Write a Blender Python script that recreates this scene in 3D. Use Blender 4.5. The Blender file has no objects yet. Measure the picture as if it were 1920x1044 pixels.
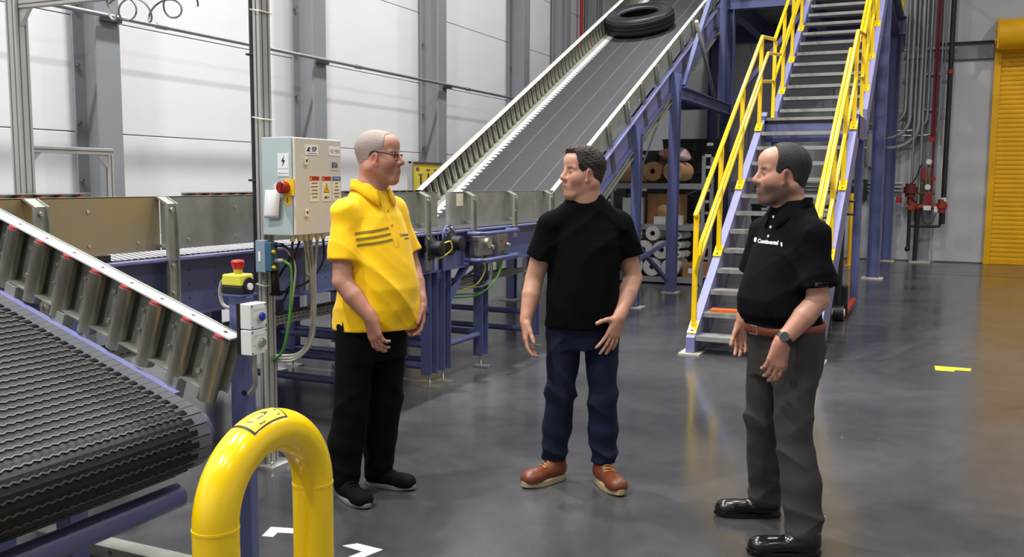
import bpy, bmesh, math, random
import numpy as np
from mathutils import Vector, Matrix
from mathutils.bvhtree import BVHTree
random.seed(7)
SC = bpy.context.scene
COL = SC.collection

# ---------------------------------------------------------------- camera
YAW, PITCH, ROLL, CAMH, FPX = 0.427536, 0.104309, 0.0065, 1.60, 1730.0
cy_, sy_ = math.cos(YAW), math.sin(YAW)
F_ = Vector((-sy_*math.cos(PITCH), cy_*math.cos(PITCH), -math.sin(PITCH)))
R0 = Vector((cy_, sy_, 0)); U0 = R0.cross(F_)
R_ = R0*math.cos(ROLL)+U0*math.sin(ROLL); U_ = U0*math.cos(ROLL)-R0*math.sin(ROLL)
cam = bpy.data.cameras.new('camera'); cam.sensor_width = 36.0; cam.lens = 36.0*FPX/1920.0
cam.clip_start = 0.05; cam.clip_end = 200
cobj = bpy.data.objects.new('camera', cam); COL.objects.link(cobj)
cobj.matrix_world = Matrix(((R_.x, U_.x, -F_.x, 0), (R_.y, U_.y, -F_.y, 0), (R_.z, U_.z, -F_.z, CAMH), (0, 0, 0, 1)))
SC.camera = cobj

# ---------------------------------------------------------------- world, lamps, exposure
W = bpy.data.worlds.new('world'); SC.world = W; W.use_nodes = True
W.node_tree.nodes['Background'].inputs[0].default_value = (0.75, 0.80, 0.9, 1)
W.node_tree.nodes['Background'].inputs[1].default_value = 0.15
SC.view_settings.view_transform = 'Standard'
SC.view_settings.look = 'None'
SC.view_settings.gamma = 1.0
SC.view_settings.use_curve_mapping = False
SC.view_settings.exposure = -1.0
# high-bay lamps hang from the hall roof (each lamp's fixture is built further down, around these positions)
LAMP_Z = 9.0
LAMPS = [(x, y, e) for x, es in ((-4.6, (720, 860, 900, 590, 320)), (-0.6, (250, 310, 330, 230, 230)), (4.2, (120, 150, 170, 260, 430))) for y, e in zip((-3.0, 1.5, 6.0, 10.5, 15.0), es)]
for i, (x, y, e) in enumerate(LAMPS):
    ld = bpy.data.lights.new('high_bay_light', 'AREA'); ld.shape = 'DISK'; ld.size = 0.40
    ld.energy = e; ld.color = (1.0, 0.985, 0.965); ld.spread = math.radians(150)
    lo = bpy.data.objects.new('high_bay_light', ld); COL.objects.link(lo); lo.location = (x, y, LAMP_Z-0.03)

# ---------------------------------------------------------------- helpers
def lin(c):
    return tuple((x/12.92 if x <= 0.04045 else ((x+0.055)/1.055)**2.4) for x in c)
def rgb(r, g, b): return lin((r/255.0, g/255.0, b/255.0))
MATS = {}
def mat(name, col, rough=0.5, metal=0.0, var=0.0, vscale=6.0, bump=0.0, bscale=60.0, coat=0.0, stretch=None, var2=None, spec=None, sheen=0.0, rvar=0.0):
    """procedural principled material: base colour with noise variation, noise bump"""
    m = bpy.data.materials.new(name); m.use_nodes = True; nt = m.node_tree; N = nt.nodes; b = N['Principled BSDF']
    b.inputs['Base Color'].default_value = (*col, 1); b.inputs['Roughness'].default_value = rough; b.inputs['Metallic'].default_value = metal
    b.inputs['Coat Weight'].default_value = coat; b.inputs['Coat Roughness'].default_value = 0.08
    if spec is not None: b.inputs['Specular IOR Level'].default_value = spec
    if sheen: b.inputs['Sheen Weight'].default_value = sheen
    tc = N.new('ShaderNodeTexCoord'); mp = N.new('ShaderNodeMapping'); nt.links.new(tc.outputs['Object'], mp.inputs[0])
    if stretch: mp.inputs['Scale'].default_value = stretch
    nz = N.new('ShaderNodeTexNoise'); nz.inputs['Scale'].default_value = vscale; nz.inputs['Detail'].default_value = 5.0
    nt.links.new(mp.outputs[0], nz.inputs['Vector'])
    if var or var2:
        mx = N.new('ShaderNodeMix'); mx.data_type = 'RGBA'
        c2 = var2 if var2 else tuple(min(1, c*(1+var)) for c in col); c1 = col if var2 else tuple(c*(1-var) for c in col)
        rp = N.new('ShaderNodeValToRGB'); rp.color_ramp.elements[0].position = 0.35; rp.color_ramp.elements[1].position = 0.68
        nt.links.new(nz.outputs['Fac'], rp.inputs[0]); nt.links.new(rp.outputs[0], mx.inputs[0])
        mx.inputs[6].default_value = (*c1, 1); mx.inputs[7].default_value = (*c2, 1); nt.links.new(mx.outputs[2], b.inputs['Base Color'])
    if rvar:
        mr = N.new('ShaderNodeMapRange'); mr.inputs[3].default_value = max(0.02, rough-rvar); mr.inputs[4].default_value = rough+rvar
        nt.links.new(nz.outputs['Fac'], mr.inputs[0]); nt.links.new(mr.outputs[0], b.inputs['Roughness'])
    if bump:
        n2 = N.new('ShaderNodeTexNoise'); n2.inputs['Scale'].default_value = bscale; n2.inputs['Detail'].default_value = 4
        nt.links.new(mp.outputs[0], n2.inputs['Vector'])
        bp = N.new('ShaderNodeBump'); bp.inputs['Strength'].default_value = bump; bp.inputs['Distance'].default_value = 0.01
        nt.links.new(n2.outputs['Fac'], bp.inputs['Height']); nt.links.new(bp.outputs[0], b.inputs['Normal'])
    MATS[name] = m
    return m

class MB:
    """collects shapes in world (or parent-local) coordinates; build() links them as ONE mesh object"""
    def __init__(s): s.v = []; s.f = []; s.sm = []
    def add(s, vs, fs, smooth=False):
        o = len(s.v); s.v += [tuple(v) for v in vs]; s.f += [tuple(i+o for i in f) for f in fs]; s.sm += [smooth]*len(fs); return s
    def box(s, x0, x1, y0, y1, z0, z1, T=None):
        vs = [(x, y, z) for x in (x0, x1) for y in (y0, y1) for z in (z0, z1)]
        if T: vs = [T(*v) for v in vs]
        return s.add(vs, [(0, 1, 3, 2), (4, 6, 7, 5), (0, 4, 5, 1), (2, 3, 7, 6), (0, 2, 6, 4), (1, 5, 7, 3)])
    def cyl(s, p0, p1, r, n=14, r1=None, caps=True, smooth=True):
        p0, p1 = Vector(p0), Vector(p1); r1 = r if r1 is None else r1; d = (p1-p0).normalized()
        a = d.orthogonal().normalized(); b = d.cross(a); vs = []
        for p, rr in ((p0, r), (p1, r1)):
            for i in range(n):
                t = 2*math.pi*i/n; vs.append(p+a*(rr*math.cos(t))+b*(rr*math.sin(t)))
        s.add(vs, [(i, (i+1) % n, n+(i+1) % n, n+i) for i in range(n)], smooth)
        if caps: s.add(vs[:n], [tuple(range(n))[::-1]]); s.add(vs[n:], [tuple(range(n))])
        return s
    def tube(s, pts, r, n=10, closed=False, rs=None, up=None):
        P = [Vector(p) for p in pts]; m = len(P); vs = []; a = None
        for i in range(m):
            if closed: d = P[(i+1) % m]-P[i-1]
            else: d = P[min(i+1, m-1)]-P[max(i-1, 0)]
            d.normalize()
            if a is None: a = d.orthogonal().normalized() if up is None else (Vector(up)-d*Vector(up).dot(d)).normalized()
            else:
                a = a-d*a.dot(d)
                if a.length < 1e-6: a = d.orthogonal()
                a.normalize()
            b = d.cross(a); rr = rs[i] if rs else r
            for k in range(n):
                t = 2*math.pi*k/n; vs.append(P[i]+a*(rr*math.cos(t))+b*(rr*math.sin(t)))
        fs = []
        for i in range(m if closed else m-1):
            j = (i+1) % m
            fs += [(i*n+k, i*n+(k+1) % n, j*n+(k+1) % n, j*n+k) for k in range(n)]
        s.add(vs, fs, True)
        if not closed: s.add(vs[:n], [tuple(range(n))[::-1]]); s.add(vs[-n:], [tuple(range(n))])
        return s
    def prism(s, poly, T0, T1):
        """poly: 2-D points; T0/T1 map a 2-D point to the two end caps"""
        n = len(poly); a = [Vector(T0(*p)) for p in poly]; b = [Vector(T1(*p)) for p in poly]
        return s.add(a+b, [tuple(range(n))[::-1], tuple(range(n, 2*n))]+[(i, (i+1) % n, n+(i+1) % n, n+i) for i in range(n)])
    def lathe(s, prof, org, axis, n=20, smooth=True):
        d = Vector(axis).normalized(); a = d.orthogonal().normalized(); b = d.cross(a); org = Vector(org); vs = []
        for r, h in prof:
            for k in range(n):
                t = 2*math.pi*k/n; vs.append(org+d*h+a*(r*math.cos(t))+b*(r*math.sin(t)))
        fs = [(i*n+k, i*n+(k+1) % n, (i+1)*n+(k+1) % n, (i+1)*n+k) for i in range(len(prof)-1) for k in range(n)]
        return s.add(vs, fs, smooth)
    def ball(s, c, r, n=12, sc=(1, 1, 1)):
        prof = [(max(1e-4, r*math.sin(math.pi*i/n)), -r*math.cos(math.pi*i/n)) for i in range(n+1)]
        o = len(s.v); s.lathe(prof, (0, 0, 0), (0, 0, 1), n*2)
        for i in range(o, len(s.v)): s.v[i] = (c[0]+s.v[i][0]*sc[0], c[1]+s.v[i][1]*sc[1], c[2]+s.v[i][2]*sc[2])
        return s
    def build(s, name, m, parent=None, bevel=0, local=False, subd=0):
        me = bpy.data.meshes.new(name)
        V = np.array(s.v, float)
        if parent is not None: off = np.zeros(3) if local else np.array(parent.get('base', (0, 0, 0)), float)
        else:
            lo, hi = V.min(0), V.max(0); off = np.array([(lo[0]+hi[0])/2, (lo[1]+hi[1])/2, lo[2]])
        me.from_pydata((V-off).tolist(), [], s.f); me.polygons.foreach_set('use_smooth', s.sm)
        bm = bmesh.new(); bm.from_mesh(me); bmesh.ops.remove_doubles(bm, verts=bm.verts, dist=1e-6); bmesh.ops.recalc_face_normals(bm, faces=bm.faces)
        for e in bm.edges:
            if len(e.link_faces) == 2 and e.calc_face_angle(0) > 0.7: e.smooth = False
        bm.to_mesh(me); bm.free()
        me.materials.append(m); o = bpy.data.objects.new(name, me); COL.objects.link(o)
        if parent is None: o.location = off
        else: o.parent = parent
        if bevel:
            md = o.modifiers.new('bevel', 'BEVEL'); md.width = bevel; md.segments = 2; md.limit_method = 'ANGLE'; md.harden_normals = False
        if subd:
            md = o.modifiers.new('subd', 'SUBSURF'); md.levels = subd; md.render_levels = subd
        return o

ORD = ['first', 'second', 'third', 'fourth', 'fifth', 'sixth', 'seventh', 'eighth', 'ninth', 'tenth', 'eleventh', 'twelfth']
def tag(o, label, cat=None, group=None, kind=None):
    o['label'] = label
    if cat: o['category'] = cat
    if group: o['group'] = group
    if kind: o['kind'] = kind
    return o
def thing(name, label, cat, base, group=None, rz=0.0):
    """an Empty at the thing's base; parts are built in world coordinates and shifted by 'base'"""
    o = bpy.data.objects.new(name, None); COL.objects.link(o); o.empty_display_size = 0.1
    o.location = base; o.rotation_euler = (0, 0, rz); o['base'] = list(base)
    return tag(o, label, cat, group)
def inst(o, d, parent=None):
    """copy of a part, moved by d, sharing mesh data"""
    c = o.copy(); COL.objects.link(c); c.parent = parent or o.parent; c.location = Vector(o.location)+Vector(d)
    return c
def copy_thing(root, d, label=None):
    r = root.copy(); COL.objects.link(r); r.location = Vector(root.location)+Vector(d); r['base'] = list(r.location)
    if label: r['label'] = label
    for ch in list(root.children):
        c = ch.copy(); COL.objects.link(c); c.parent = r
        for g in list(ch.children):
            k = g.copy(); COL.objects.link(k); k.parent = c
    return r
def sub(o, child):
    """make child (built with the thing as parent) a sub-part of o"""
    child.parent = o; child.location = Vector(child.location)-Vector(o.location); return child
def isec(w, d, tf, tw):
    """I-section outline in (a, b): flanges along a, web along b"""
    return [(-w/2, -d/2), (w/2, -d/2), (w/2, -d/2+tf), (tw/2, -d/2+tf), (tw/2, d/2-tf), (w/2, d/2-tf), (w/2, d/2), (-w/2, d/2), (-w/2, d/2-tf), (-tw/2, d/2-tf), (-tw/2, -d/2+tf), (-w/2, -d/2+tf)]
def csec(w, d, t):
    """channel outline, web at a=0, flanges towards +a, height along b from 0 to d"""
    return [(0, 0), (w, 0), (w, t), (t, t), (t, d-t), (w, d-t), (w, d), (0, d)]
def bez(p0, p1, p2, p3, n=14):
    p = [Vector(q) for q in (p0, p1, p2, p3)]; out = []
    for i in range(n+1):
        t = i/n; out.append(p[0]*(1-t)**3+p[1]*(3*t*(1-t)**2)+p[2]*(3*t*t*(1-t))+p[3]*t**3)
    return out
def spline(pts, n=8):
    P = [Vector(p) for p in pts]; Q = [P[0]*2-P[1]]+P+[P[-1]*2-P[-2]]; out = []
    for i in range(1, len(Q)-2):
        for k in range(n):
            t = k/n; a, b, c, d = Q[i-1], Q[i], Q[i+1], Q[i+2]
            out.append(0.5*((2*b)+(c-a)*t+(2*a-5*b+4*c-d)*t*t+(3*b-a-3*c+d)*t**3))
    return out+[P[-1]]
def text_mesh(body, size, bold=0.0, align='CENTER', res=3):
    """flat lettering as (verts2d, faces)"""
    cu = bpy.data.curves.new('lettering', 'FONT'); cu.body = body; cu.size = size; cu.align_x = align; cu.align_y = 'CENTER'; cu.offset = bold; cu.resolution_u = res
    o = bpy.data.objects.new('lettering', cu); COL.objects.link(o)
    dg = bpy.context.evaluated_depsgraph_get(); me = bpy.data.meshes.new_from_object(o.evaluated_get(dg))
    v = [(q.co.x, q.co.y) for q in me.vertices]; f = [tuple(p.vertices) for p in me.polygons]
    bpy.data.objects.remove(o); bpy.data.curves.remove(cu); bpy.data.meshes.remove(me)
    return v, f
def text_on(body, size, T, name, m, parent, bold=0.0, align='CENTER', sx=1.0):
    v, f = text_mesh(body, size, bold, align); mb = MB(); mb.add([T(x*sx, y) for x, y in v], f); return mb.build(name, m, parent)

# ---------------------------------------------------------------- materials
blue = mat('blue_steel_paint', rgb(90, 96, 140), 0.42, 0, var=0.06, vscale=3, spec=0.45)
galv = mat('galvanised_steel', rgb(146, 149, 140), 0.40, 0.4, var2=rgb(164, 167, 158), vscale=9, rvar=0.08)
blue_lit = mat('lit_blue_steel_paint', rgb(120, 122, 168), 0.45, 0, var=0.03, vscale=3)  # the blue paint as it looks when lit, brightness put into the colour
galv_w = mat('bright_zinc_strip', rgb(225, 226, 226), 0.35, 0.25, var=0.03)
zinc = mat('zinc_fastener', rgb(205, 205, 200), 0.28, 0.9)
rollm = mat('galvanised_roller', rgb(150, 148, 136), 0.30, 0.85, var2=rgb(172, 168, 152), vscale=5, rvar=0.07, stretch=(6, 6, 1))
redcap = mat('red_plastic_cap', rgb(176, 58, 66), 0.4)
black = mat('black_rubber', rgb(22, 22, 24), 0.55, bump=0.05)
blackp = mat('black_plastic', rgb(26, 27, 29), 0.4)
beltm = mat('charcoal_belt_module', rgb(25, 24, 24), 0.5, 0, var=0.15, vscale=30, bump=0.12, bscale=110, stretch=(1, 0.35, 1), spec=0.22)
ridgem = mat('slat_edge_highlight', rgb(60, 58, 58), 0.5, var=0.2, vscale=40)  # highlight along the slat edges, painted as a paler grey
beltg = mat('grey_belt_link', rgb(98, 100, 105), 0.55, 0, var=0.08, vscale=12)
yellow = mat('safety_yellow_paint', rgb(250, 208, 0), 0.22, 0, coat=0.5, var=0.03)
yellow_d = mat('yellow_shutter_paint', rgb(246, 184, 6), 0.33, 0, var=0.04, vscale=2)
yellow_p = mat('pale_yellow_plastic', rgb(226, 220, 70), 0.45)
red = mat('red_paint', rgb(160, 24, 30), 0.38)
dred = mat('dark_red_pipe', rgb(112, 20, 34), 0.4)
orange = mat('orange_fitting', rgb(150, 54, 32), 0.5, var=0.1)
alu = mat('anodised_aluminium', rgb(178, 176, 172), 0.45, 0.45, var=0.03)
slot = mat('dark_slot', rgb(82, 78, 76), 0.6)
cabw = mat('cabinet_light_grey', rgb(208, 203, 192), 0.5)
cabg = mat('cabinet_cool_grey', rgb(172, 188, 190), 0.5)
white = mat('white_plastic', rgb(226, 228, 228), 0.45)
paper = mat('white_paper', rgb(240, 240, 240), 0.8)
cream = mat('cream_sticker', rgb(236, 226, 196), 0.6)
ink = mat('black_ink', rgb(24, 24, 26), 0.6)
inkg = mat('grey_ink', rgb(96, 96, 98), 0.6)
redink = mat('red_ink', rgb(196, 60, 28), 0.5)
blueink = mat('blue_ink', rgb(62, 92, 150), 0.5)
yelink = mat('yellow_ink', rgb(242, 190, 30), 0.5)
bluebtn = mat('blue_button', rgb(24, 56, 160), 0.3)
cableg = mat('grey_cable', rgb(150, 148, 140), 0.5)
cablek = mat('black_cable', rgb(28, 28, 34), 0.45)
cablegr = mat('green_cable', rgb(84, 150, 62), 0.45)
cabley = mat('yellow_cable', rgb(214, 196, 60), 0.45)
colg = mat('grey_column_paint', rgb(132, 134, 138), 0.45, var=0.03, vscale=2)
conduit = mat('conduit_zinc', rgb(168, 172, 172), 0.32, 0.7)
ironk = mat('black_iron_pipe', rgb(34, 33, 33), 0.5)
kraft = mat('kraft_paper', rgb(188, 148, 104), 0.75, var=0.08, vscale=14)
card = mat('cardboard', rgb(170, 124, 78), 0.8, var=0.08, vscale=5)
film = mat('white_film', rgb(222, 222, 218), 0.35)
rackg = mat('rack_grey', rgb(158, 160, 166), 0.45)
tyre = mat('tyre_rubber', rgb(30, 31, 36), 0.52, var=0.12, vscale=10, bump=0.06, bscale=40)
treadm = mat('stair_grating', rgb(150, 152, 150), 0.5, 0.4, var=0.08, vscale=20)
concrete_foot = mat('grout_pad', rgb(188, 180, 168), 0.8, var=0.1, vscale=15)
tapew = mat('white_floor_tape', rgb(214, 214, 212), 0.6, var=0.08, vscale=25)
tapey = mat('yellow_floor_tape', rgb(236, 206, 40), 0.6)
rust = mat('rusty_bar', rgb(120, 62, 34), 0.7, var=0.15)
bluebox = mat('blue_device_plastic', rgb(60, 100, 130), 0.45)
steelbox = mat('stainless_box', rgb(150, 148, 142), 0.42, 0.8)
# ================================================================ THE SETTING
def floor_material():
    m = bpy.data.materials.new('polished_concrete'); m.use_nodes = True; nt = m.node_tree; N = nt.nodes; b = N['Principled BSDF']; L = nt.links.new
    tc = N.new('ShaderNodeTexCoord')
    n1 = N.new('ShaderNodeTexNoise'); n1.inputs['Scale'].default_value = 0.55; n1.inputs['Detail'].default_value = 7; n1.inputs['Roughness'].default_value = 0.62; n1.inputs['Distortion'].default_value = 0.6
    n2 = N.new('ShaderNodeTexNoise'); n2.inputs['Scale'].default_value = 6; n2.inputs['Detail'].default_value = 6
    n3 = N.new('ShaderNodeTexVoronoi'); n3.inputs['Scale'].default_value = 3.2; n3.feature = 'F1'
    for n in (n1, n2, n3): L(tc.outputs['Object'], n.inputs['Vector'])
    r = N.new('ShaderNodeValToRGB'); e = r.color_ramp.elements
    e[0].position = 0.3; e[0].color = (*rgb(54, 54, 56), 1); e[1].position = 0.72; e[1].color = (*rgb(86, 86, 88), 1); L(n1.outputs['Fac'], r.inputs[0])
    mx = N.new('ShaderNodeMix'); mx.data_type = 'RGBA'; mx.blend_type = 'MULTIPLY'; mx.inputs[0].default_value = 0.35
    r2 = N.new('ShaderNodeValToRGB'); r2.color_ramp.elements[0].position = 0.3; r2.color_ramp.elements[0].color = (0.6, 0.6, 0.6, 1); r2.color_ramp.elements[1].position = 0.65
    L(n2.outputs['Fac'], r2.inputs[0]); L(r.outputs[0], mx.inputs[6]); L(r2.outputs[0], mx.inputs[7])
    # small white specks of paint and scuffs on the concrete
    sp = N.new('ShaderNodeValToRGB'); sp.color_ramp.elements[0].position = 0.012; sp.color_ramp.elements[0].color = (1, 1, 1, 1); sp.color_ramp.elements[1].position = 0.02; sp.color_ramp.elements[1].color = (0, 0, 0, 1)
    L(n3.outputs['Distance'], sp.inputs[0]); m2 = N.new('ShaderNodeMix'); m2.data_type = 'RGBA'; m2.inputs[7].default_value = (0.4, 0.4, 0.4, 1)
    L(sp.outputs[0], m2.inputs[0]); L(mx.outputs[2], m2.inputs[6]); L(m2.outputs[2], b.inputs['Base Color'])
    mr = N.new('ShaderNodeMapRange'); mr.inputs[1].default_value = 0.3; mr.inputs[2].default_value = 0.7; mr.inputs[3].default_value = 0.12; mr.inputs[4].default_value = 0.27
    L(n1.outputs['Fac'], mr.inputs[0]); L(mr.outputs[0], b.inputs['Roughness']); b.inputs['Specular IOR Level'].default_value = 0.6
    bp = N.new('ShaderNodeBump'); bp.inputs['Strength'].default_value = 0.035; bp.inputs['Distance'].default_value = 0.02; L(n2.outputs['Fac'], bp.inputs['Height']); L(bp.outputs[0], b.inputs['Normal'])
    return m
floorm = floor_material()
wallw = mat('white_insulated_panel', rgb(220, 220, 222), 0.5, var=0.012, vscale=2, stretch=(1, 0.4, 3))
wallb = mat('painted_block_wall', rgb(196, 197, 199), 0.6, var=0.03, vscale=1.5)
wallo = mat('white_hall_lining', rgb(206, 206, 208), 0.7)
ceilm = mat('roof_deck', rgb(150, 152, 154), 0.7)
jointm = mat('floor_joint_sealant', rgb(48, 47, 46), 0.6)
XW, YB = -6.95, 21.15
def struct(o, label): return tag(o, label, kind='structure')
fl = struct(MB().box(-7.2, 9, -7, 21.4, -0.2, 0).build('floor', floorm), 'polished dark grey concrete floor of the hall')
# saw-cut joints in the slab, parts of the floor
fl['base'] = list(fl.location)
for x0, x1, y0, y1 in ((-6.9, 8.9, 18.16, 18.20),):
    MB().box(x0, x1, y0, y1, 0.0005, 0.0012).build('floor_joint', jointm, fl)
# left wall: horizontal insulated panels, each a piece with a recessed joint
wl = struct(MB().box(XW-0.25, XW-0.03, -7, 21.4, 0, 10.5).build('wall_left', wallo), 'white insulated panel wall behind the conveyor'); wl['base'] = list(wl.location)
p0 = MB().box(XW-0.05, XW, -7, 21.38, 0.004, 1.004).build('wall_panel', wallw, wl, bevel=0.004)
for k in range(1, 10): inst(p0, (0, 0, 1.009*k))
# back wall: smooth painted panels right of the pipes, blockwork behind
wb = struct(MB().box(-7.2, 9, YB, YB+0.25, 0, 10.5).build('wall_back', wallb), 'light grey end wall with the rolling shutter'); wb['base'] = list(wb.location)
for zz, hh in ((0.02, 4.08), (4.47, 3.0)):
    for x0 in (0.0, -1.92, -3.84, -5.76):
        MB().box(x0+0.01, x0+1.91, YB-0.03, YB+0.01, zz, zz+hh).build('wall_panel', wallb, wb, bevel=0.004)
MB().box(1.92, 8.9, YB-0.03, YB+0.01, 4.9, 7.5).build('wall_panel', wallb, wb, bevel=0.004)
struct(MB().box(9, 9.2, -7, 21.4, 0, 10.5).build('wall_right', wallo), 'white side wall of the hall out of view')
struct(MB().box(-7.2, 9.2, -7.2, -7, 0, 10.5).build('wall_front', wallo), 'white wall of the hall behind the viewer')
struct(MB().box(-7.2, 9.2, -7.2, 21.4, 10.5, 10.7).build('ceiling', ceilm), 'grey steel roof deck of the hall out of view')
# steel girt on the back wall
struct(MB().box(-0.1, 0.93, YB-0.10, YB-0.03, 4.12, 4.46).build('trim_1', colg), 'grey horizontal steel girt left of the yellow shutter')
struct(MB().box(-0.1, 0.93, YB-0.17, YB-0.03, 4.43, 4.46).build('trim_2', blackp), 'thin dark flange edge over the grey girt')

# building columns along the left wall
def column(x, y, rot, label, w=0.25, d=0.30, h=10.4):
    t = thing('steel_column', label, 'column', (x, y, 0), 'grey building columns')
    if rot: T = lambda z: (lambda a, b: (x+b, y+a, z))
    else: T = lambda z: (lambda a, b: (x+a, y+b, z))
    MB().prism(isec(w, d, 0.02, 0.014), T(0.02), T(h)).build('shaft', colg, t)
    MB().box(x-0.2, x+0.2, y-(0.2 if rot else 0.1), y+(0.2 if rot else 0.06), 0, 0.02).build('base_plate', colg, t)
    if rot:
        bl = MB().cyl((x-0.11, y-0.09, 2.6), (x-0.11, y-0.125, 2.57), 0.012, 8).build('bolt', slot, t)
        b2 = None
        for z in (1.6, 2.1, 3.1, 3.6): inst(bl, (0, 0, z-2.6))
    return t
for y, lab in ((2.95, 'grey steel wall column nearest the left edge, out of view'), (5.99, 'grey steel wall column behind the small aluminium frame'), (9.04, 'grey steel wall column above the control cabinet'),
               (12.0, 'grey steel wall column behind the yellow tool board'), (15.05, 'grey steel wall column crossed by the foot of the sloping guide rail'), (17.05, 'grey steel wall column beside the thin red pipe'), (18.9, 'grey steel wall column farthest along the white wall')):
    column(XW+0.2, y, True, lab)
column(-0.20, YB-0.105, False, 'grey steel column behind the bundle of pipes', 0.27, 0.12)
# conduit along the left wall with clips and couplings
t = thing('wall_conduit', 'long thin zinc conduit running along the white wall columns', 'pipe', (-6.55, 12, 3.0))
MB().cyl((-6.55, -1.0, 3.0), (-6.55, 17.2, 3.0), 0.02, 10).build('pipe', conduit, t)
c0 = MB().box(-6.60, -6.545, 5.90, 6.10, 2.955, 2.985).build('clip', slot, t)
for y in (3.05, 6.1, 9.06): inst(c0, (0, y, 0))
c0 = MB().cyl((-6.55, 6.5, 3.0), (-6.55, 6.62, 3.0), 0.027, 10).build('coupling', conduit, t)
for y in (3.2, 6.15): inst(c0, (0, y, 0))
tag(MB().cyl((-6.75, 18.15, 0.02), (-6.75, 18.15, 10.4), 0.035, 10).build('riser_pipe', red), 'thin red riser pipe against the far white wall', 'pipe')

# rolling shutter door, set against the back wall
d = struct(bpy.data.objects.new('door_1', None), 'yellow rolling shutter door at the far right'); COL.objects.link(d); d.location = (2.8, YB-0.06, 0); d['base'] = list(d.location)
YD = YB-0.06
sl = MB()
sl.prism([(0, 0.0), (-0.008, 0.010), (-0.013, 0.045), (-0.008, 0.080), (0, 0.09), (0.012, 0.09), (0.012, 0)], lambda a, b: (1.06, YD+a, 0.05+b), lambda a, b: (4.6, YD+a, 0.05+b))
s0 = sl.build('slat', yellow_d, d)
for k in range(1, 46): inst(s0, (0, 0, 0.0925*k))
MB().box(1.06, 4.6, YD-0.03, YD+0.02, 0.005, 0.05).build('bottom_bar', yellow_d, d)
MB().box(0.955, 1.075, YD-0.07, YD+0.02, 0, 4.25).build('guide_rail', yellow_d, d, bevel=0.004)
MB().box(4.6, 4.72, YD-0.07, YD+0.02, 0, 4.25).build('guide_rail', yellow_d, d, bevel=0.004)
prof = [(0.30*math.sin(a), 0.30*math.cos(a)) for a in [math.radians(q) for q in range(-200, 21, 10)]]
hood = [(-0.34+u*0.9, 4.53+w) for u, w in prof]
MB().prism(hood, lambda a, b: (0.98, YD+0.05+a, b), lambda a, b: (4.7, YD+0.05+a, b)).build('hood', yellow_d, d)
MB().prism([(-0.62, 4.24), (-0.05, 4.24), (-0.05, 4.84), (-0.34, 4.86), (-0.62, 4.70)], lambda a, b: (0.955, YD+0.05+a, b), lambda a, b: (0.98, YD+0.05+a, b)).build('end_bracket', yellow_d, d)
bt = MB().ball((0.945, YD-0.36, 4.42), 0.03, 6).build('bolt', yellow_d, d); inst(bt, (0, 0.1, 0.2))

# high-bay lamp fixtures around the lamps at the top of the script
for i, (x, y, e) in enumerate(LAMPS):
    t = thing('high_bay_lamp', ORD[i % 5]+' round high bay lamp of the roof row '+('over the conveyors', 'over the stair', 'over the open floor')[i//5], 'lamp', (x, y, LAMP_Z), 'high bay lamps under the roof')
    MB().lathe([(0.26, -0.02), (0.25, 0.05), (0.12, 0.14), (0.10, 0.28), (0.001, 0.29)], (x, y, LAMP_Z), (0, 0, 1)).build('housing', slot, t)
    MB().cyl((x, y, LAMP_Z+0.28), (x, y, 10.5), 0.012, 8).build('cord', cablek, t)
# ================================================================ CONVEYORS
def mesh_belt_mat():
    m = bpy.data.materials.new('open_mesh_belt'); m.use_nodes = True; nt = m.node_tree; N = nt.nodes; b = N['Principled BSDF']; L = nt.links.new
    tc = N.new('ShaderNodeTexCoord'); mp = N.new('ShaderNodeMapping'); mp.inputs['Rotation'].default_value = (0, 0, 0.55); L(tc.outputs['Object'], mp.inputs[0])
    br = N.new('ShaderNodeTexBrick'); br.inputs['Scale'].default_value = 9.0; br.inputs['Mortar Size'].default_value = 0.032; br.inputs['Color1'].default_value = (*rgb(52, 52, 58), 1); br.inputs['Color2'].default_value = (*rgb(64, 64, 70), 1); br.inputs['Mortar'].default_value = (*rgb(214, 214, 216), 1)
    br.inputs['Brick Width'].default_value = 0.42; br.inputs['Row Height'].default_value = 0.30; L(mp.outputs[0], br.inputs['Vector']); L(br.outputs['Color'], b.inputs['Base Color'])
    bp = N.new('ShaderNodeBump'); bp.inputs['Strength'].default_value = 0.6; bp.inputs['Distance'].default_value = 0.01; L(br.outputs['Fac'], bp.inputs['Height']); L(bp.outputs[0], b.inputs['Normal']); b.inputs['Roughness'].default_value = 0.4
    return m
meshbelt = mesh_belt_mat()
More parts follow.
